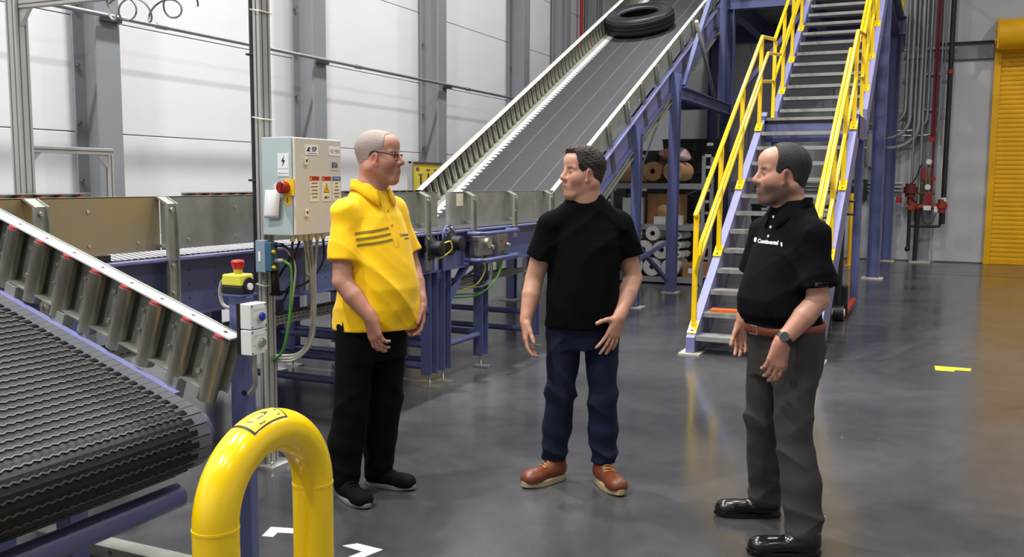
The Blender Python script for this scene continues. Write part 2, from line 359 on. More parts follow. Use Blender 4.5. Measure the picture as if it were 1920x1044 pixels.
def ribbed_belt_mat():
    m = bpy.data.materials.new('ribbed_incline_belt'); m.use_nodes = True; nt = m.node_tree; N = nt.nodes; b = N['Principled BSDF']; L = nt.links.new
    tc = N.new('ShaderNodeTexCoord')
    # module seams: pale lengthwise lines, fine crosswise ribs
    sx = N.new('ShaderNodeSeparateXYZ'); L(tc.outputs['Object'], sx.inputs[0])
    w = N.new('ShaderNodeMath'); w.operation = 'PINGPONG'; w.inputs[1].default_value = 0.155; L(sx.outputs['X'], w.inputs[0])
    lt = N.new('ShaderNodeMath'); lt.operation = 'LESS_THAN'; lt.inputs[1].default_value = 0.006; L(w.outputs[0], lt.inputs[0])
    nz = N.new('ShaderNodeTexNoise'); nz.inputs['Scale'].default_value = 25; L(tc.outputs['Object'], nz.inputs['Vector'])
    ml = N.new('ShaderNodeMath'); ml.operation = 'MULTIPLY'; L(lt.outputs[0], ml.inputs[0]); L(nz.outputs['Fac'], ml.inputs[1])
    mx = N.new('ShaderNodeMix'); mx.data_type = 'RGBA'; mx.inputs[6].default_value = (*rgb(44, 42, 46), 1); mx.inputs[7].default_value = (*rgb(112, 112, 120), 1); L(ml.outputs[0], mx.inputs[0]); L(mx.outputs[2], b.inputs['Base Color'])
    wv = N.new('ShaderNodeTexWave'); wv.bands_direction = 'Y'; wv.inputs['Scale'].default_value = 11.0; L(tc.outputs['Object'], wv.inputs['Vector'])
    bp = N.new('ShaderNodeBump'); bp.inputs['Strength'].default_value = 0.35; bp.inputs['Distance'].default_value = 0.01; L(wv.outputs['Fac'], bp.inputs['Height']); L(bp.outputs[0], b.inputs['Normal'])
    b.inputs['Roughness'].default_value = 0.5
    return m
ribbelt = ribbed_belt_mat()
XN, XF = -3.55, -5.13          # near and far guide planes
ZB = 1.195                     # belt level of the level conveyors
def roller(mb_parent, p0, p1, r=0.036):
    """one guide roller with end shafts; returns the roller part (its red cap a sub-part)"""
    p0, p1 = Vector(p0), Vector(p1); d = (p1-p0).normalized()
    o = MB().cyl(p0, p1, r, 14).cyl(p0-d*0.006, p0, r*0.8, 10).build('roller', rollm, mb_parent)
    c = MB().cyl(p1, p1+d*0.010, r*0.75, 12).cyl(p1+d*0.010, p1+d*0.015, 0.008, 8).build('red_cap', redcap, mb_parent); sub(o, c)
    return o
def roller_copy(o, d):
    c = inst(o, d)
    for k in o.children:
        g = k.copy(); COL.objects.link(g); g.parent = c
    return c
def leg(t, x, y, ztop, face=1):
    """channel leg with threaded levelling foot"""
    o = MB().prism([(a-0.045, b-0.055) for a, b in csec(0.09, 0.11, 0.008)], lambda a, b: (x+face*a, y+b, 0.10), lambda a, b: (x+face*a, y+b, ztop)).build('leg', blue, t)
    ft = MB().cyl((x, y, 0.012), (x, y, 0.17), 0.009, 8).box(x-0.05, x+0.09, y-0.045, y+0.045, 0, 0.012).cyl((x, y, 0.09), (x, y, 0.105), 0.02, 6).build('levelling_foot', zinc, t); sub(o, ft)
    return o
def bracket(t, x, y, z0, z1):
    """galvanised angle strap with bolts holding the guide panel"""
    xo = x; x = -3.482
    o = MB().prism(csec(0.02, 0.07, 0.005), lambda a, b: (x+a, y-0.035+b, z0), lambda a, b: (x+a, y-0.035+b, z1-0.03)).prism(csec(0.02, 0.07, 0.005), lambda a, b: (x+a, y-0.035+b, z1-0.03), lambda a, b: (xo+a, y-0.035+b, z1+0.004)).box(xo, x+0.003, y-0.03, y+0.03, z1-0.25, z1-0.235).build('bracket', galv, t)
    q = MB()
    for z in (z1-0.06, z0+0.10, z0+0.24): q.cyl((x+0.004, y, z), (x+0.016, y, z), 0.011, 6)
    sub(o, q.build('bolts', zinc, t)); return o
def panel(t, y0, y1, m=None, bolts=True):
    o = MB().box(XN-0.004, XN, y0, y1, 1.245, 1.515).box(XN-0.035, XN, y0, y1, 1.511, 1.516).build('guide_panel', m or galv, t)
    if bolts:
        n = max(2, int((y1-y0)/0.28)); q = MB()
        for i in range(n):
            yy = y0+(y1-y0)*(i+0.5)/n
            for z in ((1.29, 1.45) if i % 2 else (1.29,)): q.cyl((XN, yy, z), (XN+0.006, yy, z), 0.008, 6)
        sub(o, q.build('bolts', zinc, t))
    return o
galv_y = mat('galvanised_yellow_reflection', rgb(152, 148, 134), 0.40, 0.35, var2=rgb(184, 154, 76), vscale=1.3, rvar=0.06)  # yellow reflection on the panel, painted in as ochre patches

# ---- first level conveyor
A = thing('belt_conveyor', 'long level conveyor with galvanised side panels behind the man in yellow', 'conveyor', (-4.3, 3.6, 0))
def level_frame(t, y0, y1, belt):
    for x, s in ((-3.545, 1), (-5.16, -1)):
        o = MB().prism(csec(0.06, 0.295, 0.008), lambda a, b: (x+s*a, y0, 0.90+b), lambda a, b: (x+s*a, y1, 0.90+b)).build('side_beam', blue, t)
        sub(o, MB().box(min(x, x+s*0.075), max(x, x+s*0.075), y0, y1, ZB, ZB+0.012).build('top_lip', blue_lit, t))
    MB().box(-5.12, -3.60, y0, y1, ZB-0.02, ZB+0.012).build('belt', belt, t)
    MB().box(-5.14, -3.56, y0, y1, 1.0, 1.03).build('return_pan', blue, t)
level_frame(A, 0.4, 6.30, meshbelt)
panel(A, 2.63, 3.50, galv_y); panel(A, 3.51, 4.60, galv); panel(A, 4.61, 6.37, galv)
bracket(A, XN+0.002, 2.76, 0.95, 1.51); bracket(A, XN+0.002, 3.505, 0.93, 1.51); bracket(A, XN+0.002, 4.60, 0.93, 1.51); bracket(A, XN+0.002, 6.085, 0.93, 1.515)
for y0, y1 in ((2.75, 3.35), (3.62, 4.12), (4.45, 5.3)):      # bolted cover plates on the beam
    o = MB().box(-3.548, -3.538, y0, y1, 0.955, 1.16).build('cover_plate', blue, A, bevel=0.003); q = MB()
    for yy in (y0+0.06, (y0+y1)/2, y1-0.06):
        for z in (0.985, 1.055, 1.13): q.cyl((-3.538, yy, z), (-3.534, yy, z), 0.007, 6)
    sub(o, q.build('bolts', slot, A))
for i, y in enumerate((2.9, 5.45, 6.20)):
    leg(A, -3.53, y, 0.90); leg(A, -5.02, y, 0.90, -1)
    if i:
        for z in (0.16, 0.33): MB().cyl((-5.0, y, z), (-3.55, y, z), 0.028, 10).build('cross_tube', blue, A)
MB().box(-3.57, -3.50, 5.72, 6.17, 0.0, 0.05, lambda a, b, c: (a, b, 0.90-(b-5.72)*0.75+c)).build('gusset_brace', blue, A)
MB().box(-5.17, -5.165, 2.0, 4.45, 1.23, 1.50).build('far_guide_plate', galv, A)
MB().box(-5.17, -5.165, 5.32, 6.36, 1.23, 1.50).build('far_guide_plate', galv, A)
MB().box(-5.17, -5.10, 2.0, 4.45, 1.504, 1.508).build('far_guide_strip', galv, A); MB().box(-5.17, -5.10, 5.32, 6.36, 1.504, 1.508).build('far_guide_strip', galv, A)
r0 = roller(A, (XF, 3.05, 1.245), (XF, 3.05, 1.485))
for k in range(1, 10): roller_copy(r0, (0, 0.147*k, 0))
for k in range(7): roller_copy(r0, (0, 5.42-3.05+0.147*k, 0))
q = MB()                                                       # drum motor at the conveyor's end
q.lathe([(0.001, 0), (0.095, 0), (0.095, 0.03), (0.085, 0.035), (0.06, 0.05), (0.058, 0.12), (0.045, 0.128), (0.001, 0.128)], (-3.50, 6.14, 1.09), (1, 0, 0), 22)
q.build('drum_motor', blackp, A)
# sensor on the belt edge
o = MB().box(-3.60, -3.55, 3.08, 3.19, 1.208, 1.242).build('sensor', blackp, A, bevel=0.003); sub(o, MB().box(-3.549, -3.546, 3.085, 3.105, 1.215, 1.235).build('green_indicator', mat('green_led', rgb(90, 210, 40), 0.4), A))
# cable tray slung under the beams
TR = thing('cable_tray', 'perforated zinc cable tray slung under the level conveyor', 'cable tray', (-3.85, 6.3, 0.68))
MB().prism([(0, 0), (0.12, 0), (0.12, 0.06), (0.115, 0.06), (0.115, 0.005), (0.005, 0.005), (0.005, 0.06), (0, 0.06)], lambda a, b: (-3.9+a, 3.2, 0.68+b), lambda a, b: (-3.9+a, 8.6, 0.68+b)).build('channel', galv, TR)
q = MB(); random.seed(3)
for k in range(120):
    y = 3.25+k*0.0445
    for z in (0.697, 0.722): q.box(-3.7795, -3.7785, y, y+0.026, z, z+0.009)
q = q.build('slots', slot, TR); q['kind'] = 'stuff'
hg = MB().box(-3.86, -3.83, 3.6, 3.63, 0.735, 1.0).build('hanger', galv, TR)
for y in (1.5, 3.0, 4.5): inst(hg, (0, y, 0))
tag(MB().cyl((-4.9, 5.2, 0.86), (-3.7, 5.6, 0.80), 0.018, 8).build('rusty_bar', rust), 'brown rusty bar under the conveyor beam', 'bar')

# ---- second level conveyor, up to the foot of the incline
B = thing('belt_conveyor', 'short level conveyor with grey junction boxes left of the man in black', 'conveyor', (-4.3, 7.6, 0))
level_frame(B, 6.36, 8.84, ribbelt)
panel(B, 6.60, 7.66, galv); panel(B, 7.67, 8.56, galv); panel(B, 8.57, 8.82, galv, False)
MB().cyl((XN-0.02, 6.60, 1.24), (XN-0.02, 6.60, 1.516), 0.03, 12).build('panel_end_post', galv, B)
for y, z in ((6.85, 0.94), (7.68, 1.10), (8.55, 1.10)): bracket(B, XN+0.002, y, z, 1.512)
MB().box(XN+0.001, XN+0.003, 6.68, 6.80, 1.40, 1.50).build('sticker', cream, B)
for i, y in enumerate((6.42, 7.10, 8.25)):
    leg(B, -3.53, y, 0.90); leg(B, -5.02, y, 0.90, -1)
    for z in ((0.16, 0.33) if i != 1 else (0.30,)): MB().cyl((-5.0, y, z), (-3.55, y, z), 0.028, 10).build('cross_tube', blue, B)
MB().cyl((-3.53, 6.47, 0.29), (-3.53, 7.05, 0.29), 0.025, 10).build('rail_tube', blue, B)
MB().box(-3.56, -3.50, 6.47, 6.82, 0, 0.045, lambda a, b, c: (a, b, 0.60+(b-6.47)*0.85+c)).build('gusset_brace', blue, B)
MB().box(-5.17, -5.165, 6.40, 8.84, 1.23, 1.50).build('far_guide_plate', galv, B)
MB().box(-5.17, -5.10, 6.40, 8.84, 1.504, 1.508).build('far_guide_strip', galv, B)
r0 = roller(B, (XF, 6.45, 1.245), (XF, 6.45, 1.485))
for k in range(1, 16): roller_copy(r0, (0, 0.147*k, 0))
q = MB()
q.lathe([(0.001, 0), (0.10, 0), (0.10, 0.03), (0.085, 0.035), (0.06, 0.05), (0.058, 0.12), (0.045, 0.128), (0.001, 0.128)], (-3.50, 6.46, 1.115), (1, 0, 0), 22)
q.build('drum_motor', blackp, B)
# mounting plate with bolts over the motor
o = MB().prism([(0.11*math.cos(a), 0.11*math.sin(a)) for a in [math.radians(i*15) for i in range(13)]]+[(-0.11, -0.25), (0.11, -0.25)], lambda a, b: (-3.502, 6.46+a, 1.15+b), lambda a, b: (-3.487, 6.46+a, 1.15+b)).build('motor_plate', blue, B)
q = MB()
for a in (30, 75, 120, 160): q.cyl((-3.487, 6.46+0.085*math.cos(math.radians(a)), 1.15+0.085*math.sin(math.radians(a))), (-3.475, 6.46+0.085*math.cos(math.radians(a)), 1.15+0.085*math.sin(math.radians(a))), 0.013, 8)
sub(o, q.build('bolts', zinc, B))
# two stainless junction boxes behind a blue bumper frame
for y0, y1, z0, z1, nm in ((6.80, 7.06, 0.985, 1.15, 0), (7.18, 7.38, 1.0, 1.15, 1)):
    o = MB().box(-3.49, -3.40, y0, y1, z0, z1).build('junction_box', steelbox, B, bevel=0.005)
    if nm == 0: sub(o, MB().cyl((-3.40, 6.93, 1.09), (-3.365, 6.93, 1.09), 0.045, 12).cyl((-3.40, 7.02, 1.05), (-3.37, 7.02, 1.05), 0.02, 10).build('socket', zinc, B))
    else: sub(o, MB().box(-3.399, -3.395, 7.24, 7.27, 1.07, 1.10).build('red_indicator', redcap, B)); sub(o, MB().cyl((-3.40, 7.33, 1.06), (-3.36, 7.34, 1.05), 0.014, 8).build('plug', zinc, B))
for z in (1.175, 0.955):
    P = [(-3.50, 6.74, z), (-3.36, 6.74, z), (-3.335, 6.78, z), (-3.335, 7.44, z), (-3.36, 7.48, z), (-3.50, 7.48, z)]
    MB().tube(P, 0.018, 8).build('bumper_tube', blue, B)
for i, (m, pts, r) in enumerate(((cablek, [(-3.42, 6.95, 0.98), (-3.45, 6.78, 0.86), (-3.6, 6.55, 0.72), (-3.75, 6.40, 0.55)], 0.012), (cablegr, [(-3.42, 7.33, 1.0), (-3.43, 7.25, 0.80), (-3.5, 7.05, 0.66), (-3.75, 6.65, 0.66)], 0.008), (cablegr, [(-3.42, 7.30, 1.0), (-3.44, 7.22, 0.77), (-3.52, 6.95, 0.635), (-3.78, 6.55, 0.65)], 0.007),
                              (cabley, [(-3.42, 6.90, 0.98), (-3.42, 6.95, 0.85), (-3.5, 6.85, 0.72), (-3.75, 6.6, 0.69)], 0.006), (cableg, [(-3.42, 7.0, 0.98), (-3.42, 7.06, 0.85), (-3.46, 7.03, 0.72), (-3.7, 6.8, 0.70)], 0.008), (cableg, [(-3.42, 7.04, 0.98), (-3.42, 7.10, 0.85), (-3.48, 7.08, 0.74), (-3.7, 6.9, 0.71)], 0.007))):
    MB().tube(spline(pts), r, 8).build('cable', m, B)
tag(MB().tube(spline([(-3.40, 6.20, 1.13), (-3.37, 6.25, 1.14), (-3.37, 6.27, 1.08), (-3.42, 6.25, 1.03), (-3.48, 6.24, 1.0)]), 0.006, 8).build('motor_cable', cabley), 'yellow cable looping out of the black drum motor', 'cable')

# ---- steep incline conveyor
IC, IS = math.cos(math.atan(0.465)), math.sin(math.atan(0.465)); Y0, Z0 = 8.86, 1.222
def inc(x, s, n): return (x, Y0+s*IC-n*IS, Z0+s*IS+n*IC)
C = thing('incline_conveyor', 'steep black ribbed belt conveyor rising towards the platform', 'conveyor', (-4.3, Y0, 0))
S1 = 10.2
bo = MB().box(-4.98, -3.62, -0.10, S1, -0.02, 0.012).build('belt', ribbelt, C, local=True)
bo.matrix_local = Matrix(((1, 0, 0, 4.3), (0, IC, -IS, 0), (0, IS, IC, Z0), (0, 0, 0, 1)))
for v in bo.data.vertices: pass
q = MB(); n = int(S1/0.09)                                     # white toothed edge strip of the belt
for k in range(n):
    s = k*0.09-0.05; q.box(-5.02, -4.955, s, s+0.09, 0.012, 0.02, inc); q.box(-4.955, -4.91, s, s+0.045, 0.012, 0.02, inc)
q = q.build('toothed_edge', galv_w, C); q['kind'] = 'stuff'
for x, s_ in ((-3.545, 1), (-5.16, -1)):
    o = MB().prism(csec(0.06, 0.30, 0.008), lambda a, b: inc(x+s_*a, 0.05, -0.32+b), lambda a, b: inc(x+s_*a, S1, -0.32+b)).build('side_beam', blue, C)
    sub(o, MB().box(min(x, x+s_*0.07), max(x, x+s_*0.07), 0.05, S1, -0.02, -0.002, inc).build('top_lip', blue_lit, C))
MB().prism(csec(0.05, 0.08, 0.004), lambda a, b: inc(-3.53+a, 0.25, -0.43+b), lambda a, b: inc(-3.53+a, S1, -0.43+b)).build('lower_channel', galv, C)
MB().box(-5.175, -5.170, 0.02, S1, 0.02, 0.285, inc).build('far_guide_plate', galv, C)
MB().box(-5.175, -5.10, 0.02, S1, 0.272, 0.277, inc).build('guide_top_strip', galv_w, C)
MB().box(-5.175, -5.022, 0.02, S1, 0.008, 0.014, inc).build('guide_bottom_strip', galv, C)
r0 = roller(C, inc(XF, 0.10, 0.02), inc(XF, 0.10, 0.252))
for k in range(1, 58): roller_copy(r0, (0, 0.152*k*IC, 0.152*k*IS))
# near guide: galvanised panels in pieces with straps, white top strip, stickers
MB().box(XN-0.05, XN+0.004, 0.02, S1, 0.275, 0.281, inc).build('guide_top_strip', galv_w, C)
PB = [0.0, 0.42, 1.15, 1.88, 2.62, 3.35, 4.05, 4.80, 5.52, 6.25, 7.0, 7.75, 8.5, 9.3]
for i in range(len(PB)-1):
    o = MB().box(XN-0.004, XN, PB[i]+0.006, PB[i+1]-0.006, 0.03, 0.275, inc).build('guide_panel', galv, C); q = MB()
    for k in range(3):
        s = PB[i]+(PB[i+1]-PB[i])*(k+0.5)/3; a, b = Vector(inc(XN, s, 0.08)), Vector(inc(XN+0.006, s, 0.08)); q.cyl(a, b, 0.01, 6)
    sub(o, q.build('bolts', zinc, C))
    if i: 
        o = MB().prism(csec(0.035, 0.07, 0.005), lambda a, b: inc(XN+0.004+a, PB[i]-0.035+b, -0.33), lambda a, b: inc(XN+0.004+a, PB[i]-0.035+b, 0.278)).build('bracket', galv, C)
    if i in (1, 4, 6, 8): MB().box(XN+0.001, XN+0.003, PB[i]+0.10, PB[i]+0.17, 0.14, 0.24, inc).build('sticker', cream, C)
    o = MB().box(-3.548, -3.535, PB[i]+0.09, PB[i+1]-0.09, -0.28, -0.05, inc).build('cover_plate', blue_lit, C)
def post(t, x, y, z0, z1, w=0.12, d=0.12, nm='post', m=None, rot=False):
    T = (lambda z: (lambda a, b: (x+b, y+a, z))) if rot else (lambda z: (lambda a, b: (x+a, y+b, z)))
    return MB().prism(isec(w, d, 0.012, 0.01), T(z0), T(z1)).build(nm, m or blue, t)
for y, z in ((11.40, 2.32), (13.22, 3.16)):
    for x in (-3.46, -5.2):
        w_ = 0.14 if y > 12 else 0.11
        o = post(C, x, y, 0.012, z, w_, w_, 'support_post'); sub(o, MB().box(x-0.12, x+0.12, y-0.12, y+0.12, 0, 0.012).build('base_plate', concrete_foot, C))
MB().box(-5.2, -3.5, 13.17, 13.27, 2.82, 2.96).build('cross_beam', blue, C); MB().box(-5.2, -3.5, 11.36, 11.44, 1.9, 2.0).build('cross_beam', blue, C)
MB().box(-3.52, -3.48, 11.45, 13.1, 0, 0.05, lambda a, b, c: (a, b, 0.55+(b-11.45)*0.1+c)).build('brace_strip', blue, C)
MB().cyl((-3.50, 11.44, 1.55), (-3.48, 12.95, 2.86), 0.012, 6).build('tie_rod', slot, C)
MB().box(-3.53, -3.47, 12.55, 13.16, 0, 0.05, lambda a, b, c: (a-(13.16-b)*0.55, b, 0.15+(13.16-b)*1.0+c)).build('foot_brace', blue, C)

# the truck tyre lying on the incline
def tyre_obj():
    ctr = Vector(inc(-4.56, 6.86, 0.165)); ax = Vector((0, -IS, IC)); t = tag(bpy.data.objects.new('truck_tyre', None), 'black truck tyre lying flat high on the incline belt', 'tyre'); COL.objects.link(t)
    t.location = inc(-4.56, 6.86, 0.02); t['base'] = list(t.location)
    prof = [(0.30, -0.09), (0.31, -0.115), (0.36, -0.135), (0.44, -0.14), (0.50, -0.125), (0.52, -0.10), (0.525, 0.0), (0.52, 0.10), (0.50, 0.125), (0.44, 0.14), (0.36, 0.135), (0.31, 0.115), (0.30, 0.09), (0.33, 0.085), (0.42, 0.10), (0.48, 0.08), (0.485, 0), (0.48, -0.08), (0.42, -0.10), (0.33, -0.085), (0.30, -0.09)]
    K_ = 1.05; prof = [(a*K_, b*K_) for a, b in prof]
    MB().lathe(prof, ctr, ax, 64).build('carcass', tyre, t)
    for r in (0.37, 0.43, 0.48):
        MB().lathe([(r, 0.142), (r+0.004, 0.153), (r+0.010, 0.153), (r+0.014, 0.14)], ctr, ax, 64).build('sidewall_ring', tyre, t)
    for h in (-0.06, 0.0, 0.06): MB().lathe([(0.557, h-0.024), (0.568, h-0.022), (0.568, h+0.022), (0.557, h+0.024)], ctr, ax, 64).build('tread_rib', tyre, t)
tyre_obj()

# ---- foreground conveyor coming down from the left
DC, DS = math.cos(math.atan(0.346)), math.sin(math.atan(0.346))
DX, DZ = -2.36, 0.798          # nose tangent point
def dn(s, y, n): return (DX-s*DC+n*DS, y, DZ+s*DS+n*DC)
D = thing('chain_conveyor', 'foreground conveyor with dark slatted belt sloping down beside the yellow hoop', 'conveyor', (-2.9, 1.8, 0))
RN = 0.112; NC = (DX-RN*DS, DZ-RN*DC)
YA, YZ = 0.75, 2.355           # belt width along Y
pitch = 0.040
# one belt slat: wavy leading edge, tongue at its far end, raised ridge on top
def slat_mesh():
    q = MB(); n = 104; y = [YA+(YZ-YA)*i/n for i in range(n+1)]; top = []; bot = []
    f = lambda i: (0.0035 if i % 2 else -0.0035)
    vs = []
    for i in range(n+1):
        ex = 0.0
        vs += [(0.002+f(i), y[i], 0.0), (0.002+f(i), y[i], 0.012), (pitch*0.5, y[i], 0.0150 if i % 2 else 0.0142), (pitch*1.02+f(i), y[i], 0.010), (pitch*1.02+f(i), y[i], -0.004)]
    fs = []
    for i in range(n):
        for k in range(4): fs.append((i*5+k, i*5+k+1, (i+1)*5+k+1, (i+1)*5+k))
    fs += [(0, 1, 2, 3, 4), tuple(n*5+k for k in (4, 3, 2, 1, 0))]
    q.add(vs, fs)
    q.box(0.008, 0.028, YZ, YZ+0.035, -0.002, 0.013)
    return q
pos = []
for k in range(46): pos.append((k*pitch, None))
ns = 9
sl0 = slat_mesh().build('belt_slat', beltm, D, local=True)
lk = MB().box(0.001, pitch-0.001, YZ+0.002, YZ+0.10, -0.004, 0.008).build('edge_link', beltg, D, local=True)
rg = MB(); n_ = 104; vs_ = []
for i in range(n_+1):
    y_ = YA+(YZ-YA)*i/n_; e_ = 0.0035 if i % 2 else -0.0035
    vs_ += [(e_-0.001, y_, 0.010), (e_-0.001, y_, 0.0148), (e_+0.005, y_, 0.0152), (e_+0.005, y_, 0.010)]
rg.add(vs_, [(4*i+k, 4*i+k+1, 4*i+k+5, 4*i+k+4) for i in range(n_) for k in range(3)]+[(0, 1, 2, 3)])
rg = rg.build('slat_ridge', ridgem, D, local=True)
Dm = Matrix.Translation(-Vector(D['base']))
def frame_at(k):
    """matrix of slat k: k>=0 on the slope, k<0 round the nose"""
    if k >= 0:
        o = dn(k*pitch, 0, 0); return Matrix(((-DC, 0, DS, o[0]), (0, 1, 0, 0), (DS, 0, DC, o[2]), (0, 0, 0, 1)))
    a = math.atan2(DC, DS)-(-k)*pitch/RN      # angle of the slat's lower end round the roller axis
    n = Vector((math.cos(a+0.5*pitch/RN), 0, math.sin(a+0.5*pitch/RN))); tdir = Vector((-n.z, 0, n.x)); p = Vector((NC[0]+RN*math.cos(a), 0, NC[1]+RN*math.sin(a)))
    return Matrix(((tdir.x, 0, n.x, p.x), (0, 1, 0, 0), (tdir.z, 0, n.z, p.z), (0, 0, 0, 1)))
for k in range(-9, 58):
    M = Dm @ frame_at(k)
    for src, first in ((sl0, k == -9), (lk, k == -9), (rg, k == -9)):
        o = src if first else inst(src, (0, 0, 0)); o.matrix_local = M
MB().cyl((NC[0], YA, NC[1]), (NC[0], YZ+0.11, NC[1]), RN-0.012, 28).build('nose_roller', beltg, D)
MB().cyl((NC[0], YZ+0.10, NC[1]), (NC[0], YZ+0.16, NC[1]), 0.075, 20).cyl((NC[0], YZ+0.16, NC[1]), (NC[0], YZ+0.20, NC[1]), 0.03, 12).build('bearing', blue, D)
MB().box(0.0, 2.4, YA, YZ+0.1, -0.232, -0.218, dn).build('return_belt', beltm, D)
o = MB().box(0.12, 2.5, YZ+0.105, YZ+0.15, -0.24, -0.005, dn).build('side_beam', blue, D)
sub(o, MB().box(0.10, 2.5, YZ+0.105, YZ+0.135, -0.005, 0.006, dn).build('top_lip', blue_lit, D))
MB().box(0.12, 2.5, YA-0.06, YA-0.02, -0.24, 0.0, dn).build('side_beam', blue, D)
MB().cyl((-2.41, 0.6, 0.478), (-2.41, 2.42, 0.478), 0.044, 20).build('cross_tube', blue, D)
MB().cyl((-2.62, 0.6, 0.56), (-2.62, 1.62, 0.56), 0.04, 16).build('cross_tube', blue, D); MB().box(-2.66, -2.40, 1.60, 1.64, 0.46, 0.62).build('tube_bracket', blue, D)
for x in (-3.0, -3.42):
    for y in (2.46, 0.68):
        x = x-(0.35 if y < 1 else 0)
        o = MB().box(x-0.04, x+0.04, y-0.04, y+0.04, 0.012, 0.78 if x > -3.1 else 0.86).build('leg', blue, D); sub(o, MB().box(x-0.08, x+0.08, y-0.08, y+0.08, 0, 0.012).build('base_plate', galv, D))
YG = 2.555
MB().box(-0.05, 2.6, YG, YG+0.006, 0.055, 0.285, dn).build('guide_plate', galv, D)
MB().box(-0.05, 2.6, YG-0.060, YG+0.006, 0.274, 0.280, dn).build('guide_top_strip', galv_w, D)
MB().box(-0.02, 2.6, YG-0.06, YG+0.004, 0.050, 0.056, dn).build('guide_bottom_flange', galv, D)
o = MB().cyl(dn(0, YG-0.040, 0.018), dn(0, YG-0.040, 0.263), 0.035, 18).build('roller', rollm, D)
c_ = MB().cyl(dn(0, YG-0.040, 0.263), dn(0, YG-0.040, 0.2725), 0.029, 14).build('red_cap', redcap, D); sub(o, c_)
c_ = MB().cyl(dn(0, YG-0.028, 0.280), dn(0, YG-0.028, 0.282), 0.007, 8).build('screw', slot, D); sub(o, c_)
for k in range(1, 17): roller_copy(o, (-0.156*k*DC, 0, 0.156*k*DS))
for k in range(9):
    s = 0.06+k*0.156
    o = MB().prism([(0, 0), (0.055, 0), (0.055, 0.01), (0, 0.01)], lambda a, b: dn(s+a, YG-b, 0.056), lambda a, b: dn(s+a, YG-b, 0.27)).build('stiffener', galv, D)
    q = MB(); rr = 0.011 if k in (0, 3, 6) else 0.006
    for n in ((0.09, 0.21) if k % 3 == 0 else (0.12, 0.2)): q.cyl(dn(s+0.025, YG-0.010, n), dn(s+0.025, YG-0.022, n), rr, 8)
    q = q.build('bolts', zinc, D); q['kind'] = 'stuff'; sub(o, q)
for s in (0.12, 0.72, 1.0, 1.32):
    MB().prism(csec(0.05, 0.06, 0.005), lambda a, b: dn(s+b, YG-0.07+a, -0.10), lambda a, b: dn(s+b, YG-0.07+a, 0.05)).build('guide_bracket', galv, D)
# perforated channel lying on the floor under the nose
t = thing('floor_channel', 'perforated zinc channel on the floor under the sloping slat belt', 'cable tray', (-2.85, 2.75, 0))
MB().prism(csec(0.05, 0.09, 0.004), lambda a, b: (-3.55, 2.72+b, 0+0.05-a), lambda a, b: (-2.1, 2.72+b, 0.05-a)).build('channel', galv, t)
q = MB()
for k in range(9): q.cyl((-3.4+k*0.15, 2.719, 0.028), (-3.4+k*0.15, 2.7185, 0.028), 0.011, 8)
q.build('holes', slot, t)
# ================================================================ GANTRY, CABINET, STOP POST, HOOP
def profile(t, p0, p1, w, d, nm, ax=None):
    """extruded aluminium profile: body with dark slots, a sub-part; p0-p1 along one axis"""
    p0, p1 = Vector(p0), Vector(p1); dr = (p1-p0).normalized()
    a = Vector((1, 0, 0)) if abs(dr.x) < 0.5 else Vector((0, 1, 0)); b = dr.cross(a); b = b if b.z >= 0 else -b
    if abs(dr.z) > 0.5: b = Vector((0, 1, 0))
    T = lambda P: (lambda u, v: P+a*u+b*v)
    o = MB().prism([(-w/2, -d/2), (w/2, -d/2), (w/2, d/2), (-w/2, d/2)], T(p0), T(p1)).build(nm, alu, t, bevel=0.003)
    q = MB()
    for sgn in (-1, 1):
        for k in range(max(1, round(d/0.045))):
            v = -d/2+(k+0.5)*d/max(1, round(d/0.045)); q.prism([(sgn*w/2, v-0.004), (sgn*(w/2+0.0008), v-0.004), (sgn*(w/2+0.0008), v+0.004), (sgn*w/2, v+0.004)], T(p0), T(p1))
        for k in range(max(1, round(w/0.045))):
            u = -w/2+(k+0.5)*w/max(1, round(w/0.045)); q.prism([(u-0.004, sgn*d/2), (u+0.004, sgn*d/2), (u+0.004, sgn*(d/2+0.0008)), (u-0.004, sgn*(d/2+0.0008))], T(p0), T(p1))
    sub(o, q.build('slot', slot, t)); return o
G = thing('profile_gantry', 'tall aluminium profile gantry spanning over the level conveyor', 'gantry', (-4.3, 4.06, 0))
profile(G, (-3.355, 4.075, 0.015), (-3.355, 4.075, 3.3), 0.045, 0.09, 'near_post')
profile(G, (-5.245, 4.06, 0.0), (-5.245, 4.06, 3.3), 0.09, 0.09, 'far_post')
profile(G, (-5.20, 4.06, 2.69), (-3.38, 4.06, 2.69), 0.045, 0.09, 'top_beam')
o = MB().box(-3.45, -3.26, 3.98, 4.17, 0, 0.014).build('base_plate', alu, G)
for dx, dy in ((-0.07, -0.07), (0.07, -0.07), (0.07, 0.07), (-0.07, 0.07)): sub(o, MB().cyl((-3.355+dx, 4.075+dy, 0.014), (-3.355+dx, 4.075+dy, 0.04), 0.010, 6).build('bolt', zinc, G))
MB().prism([(0, 0), (0.08, 0), (0, -0.10)], lambda a, b: (-5.198+a, 4.045, 2.643+b), lambda a, b: (-5.198+a, 4.075, 2.643+b)).build('corner_gusset', alu, G)
MB().box(-4.80, -4.76, 4.036, 4.039, 2.67, 2.72).build('black_clip', blackp, G)
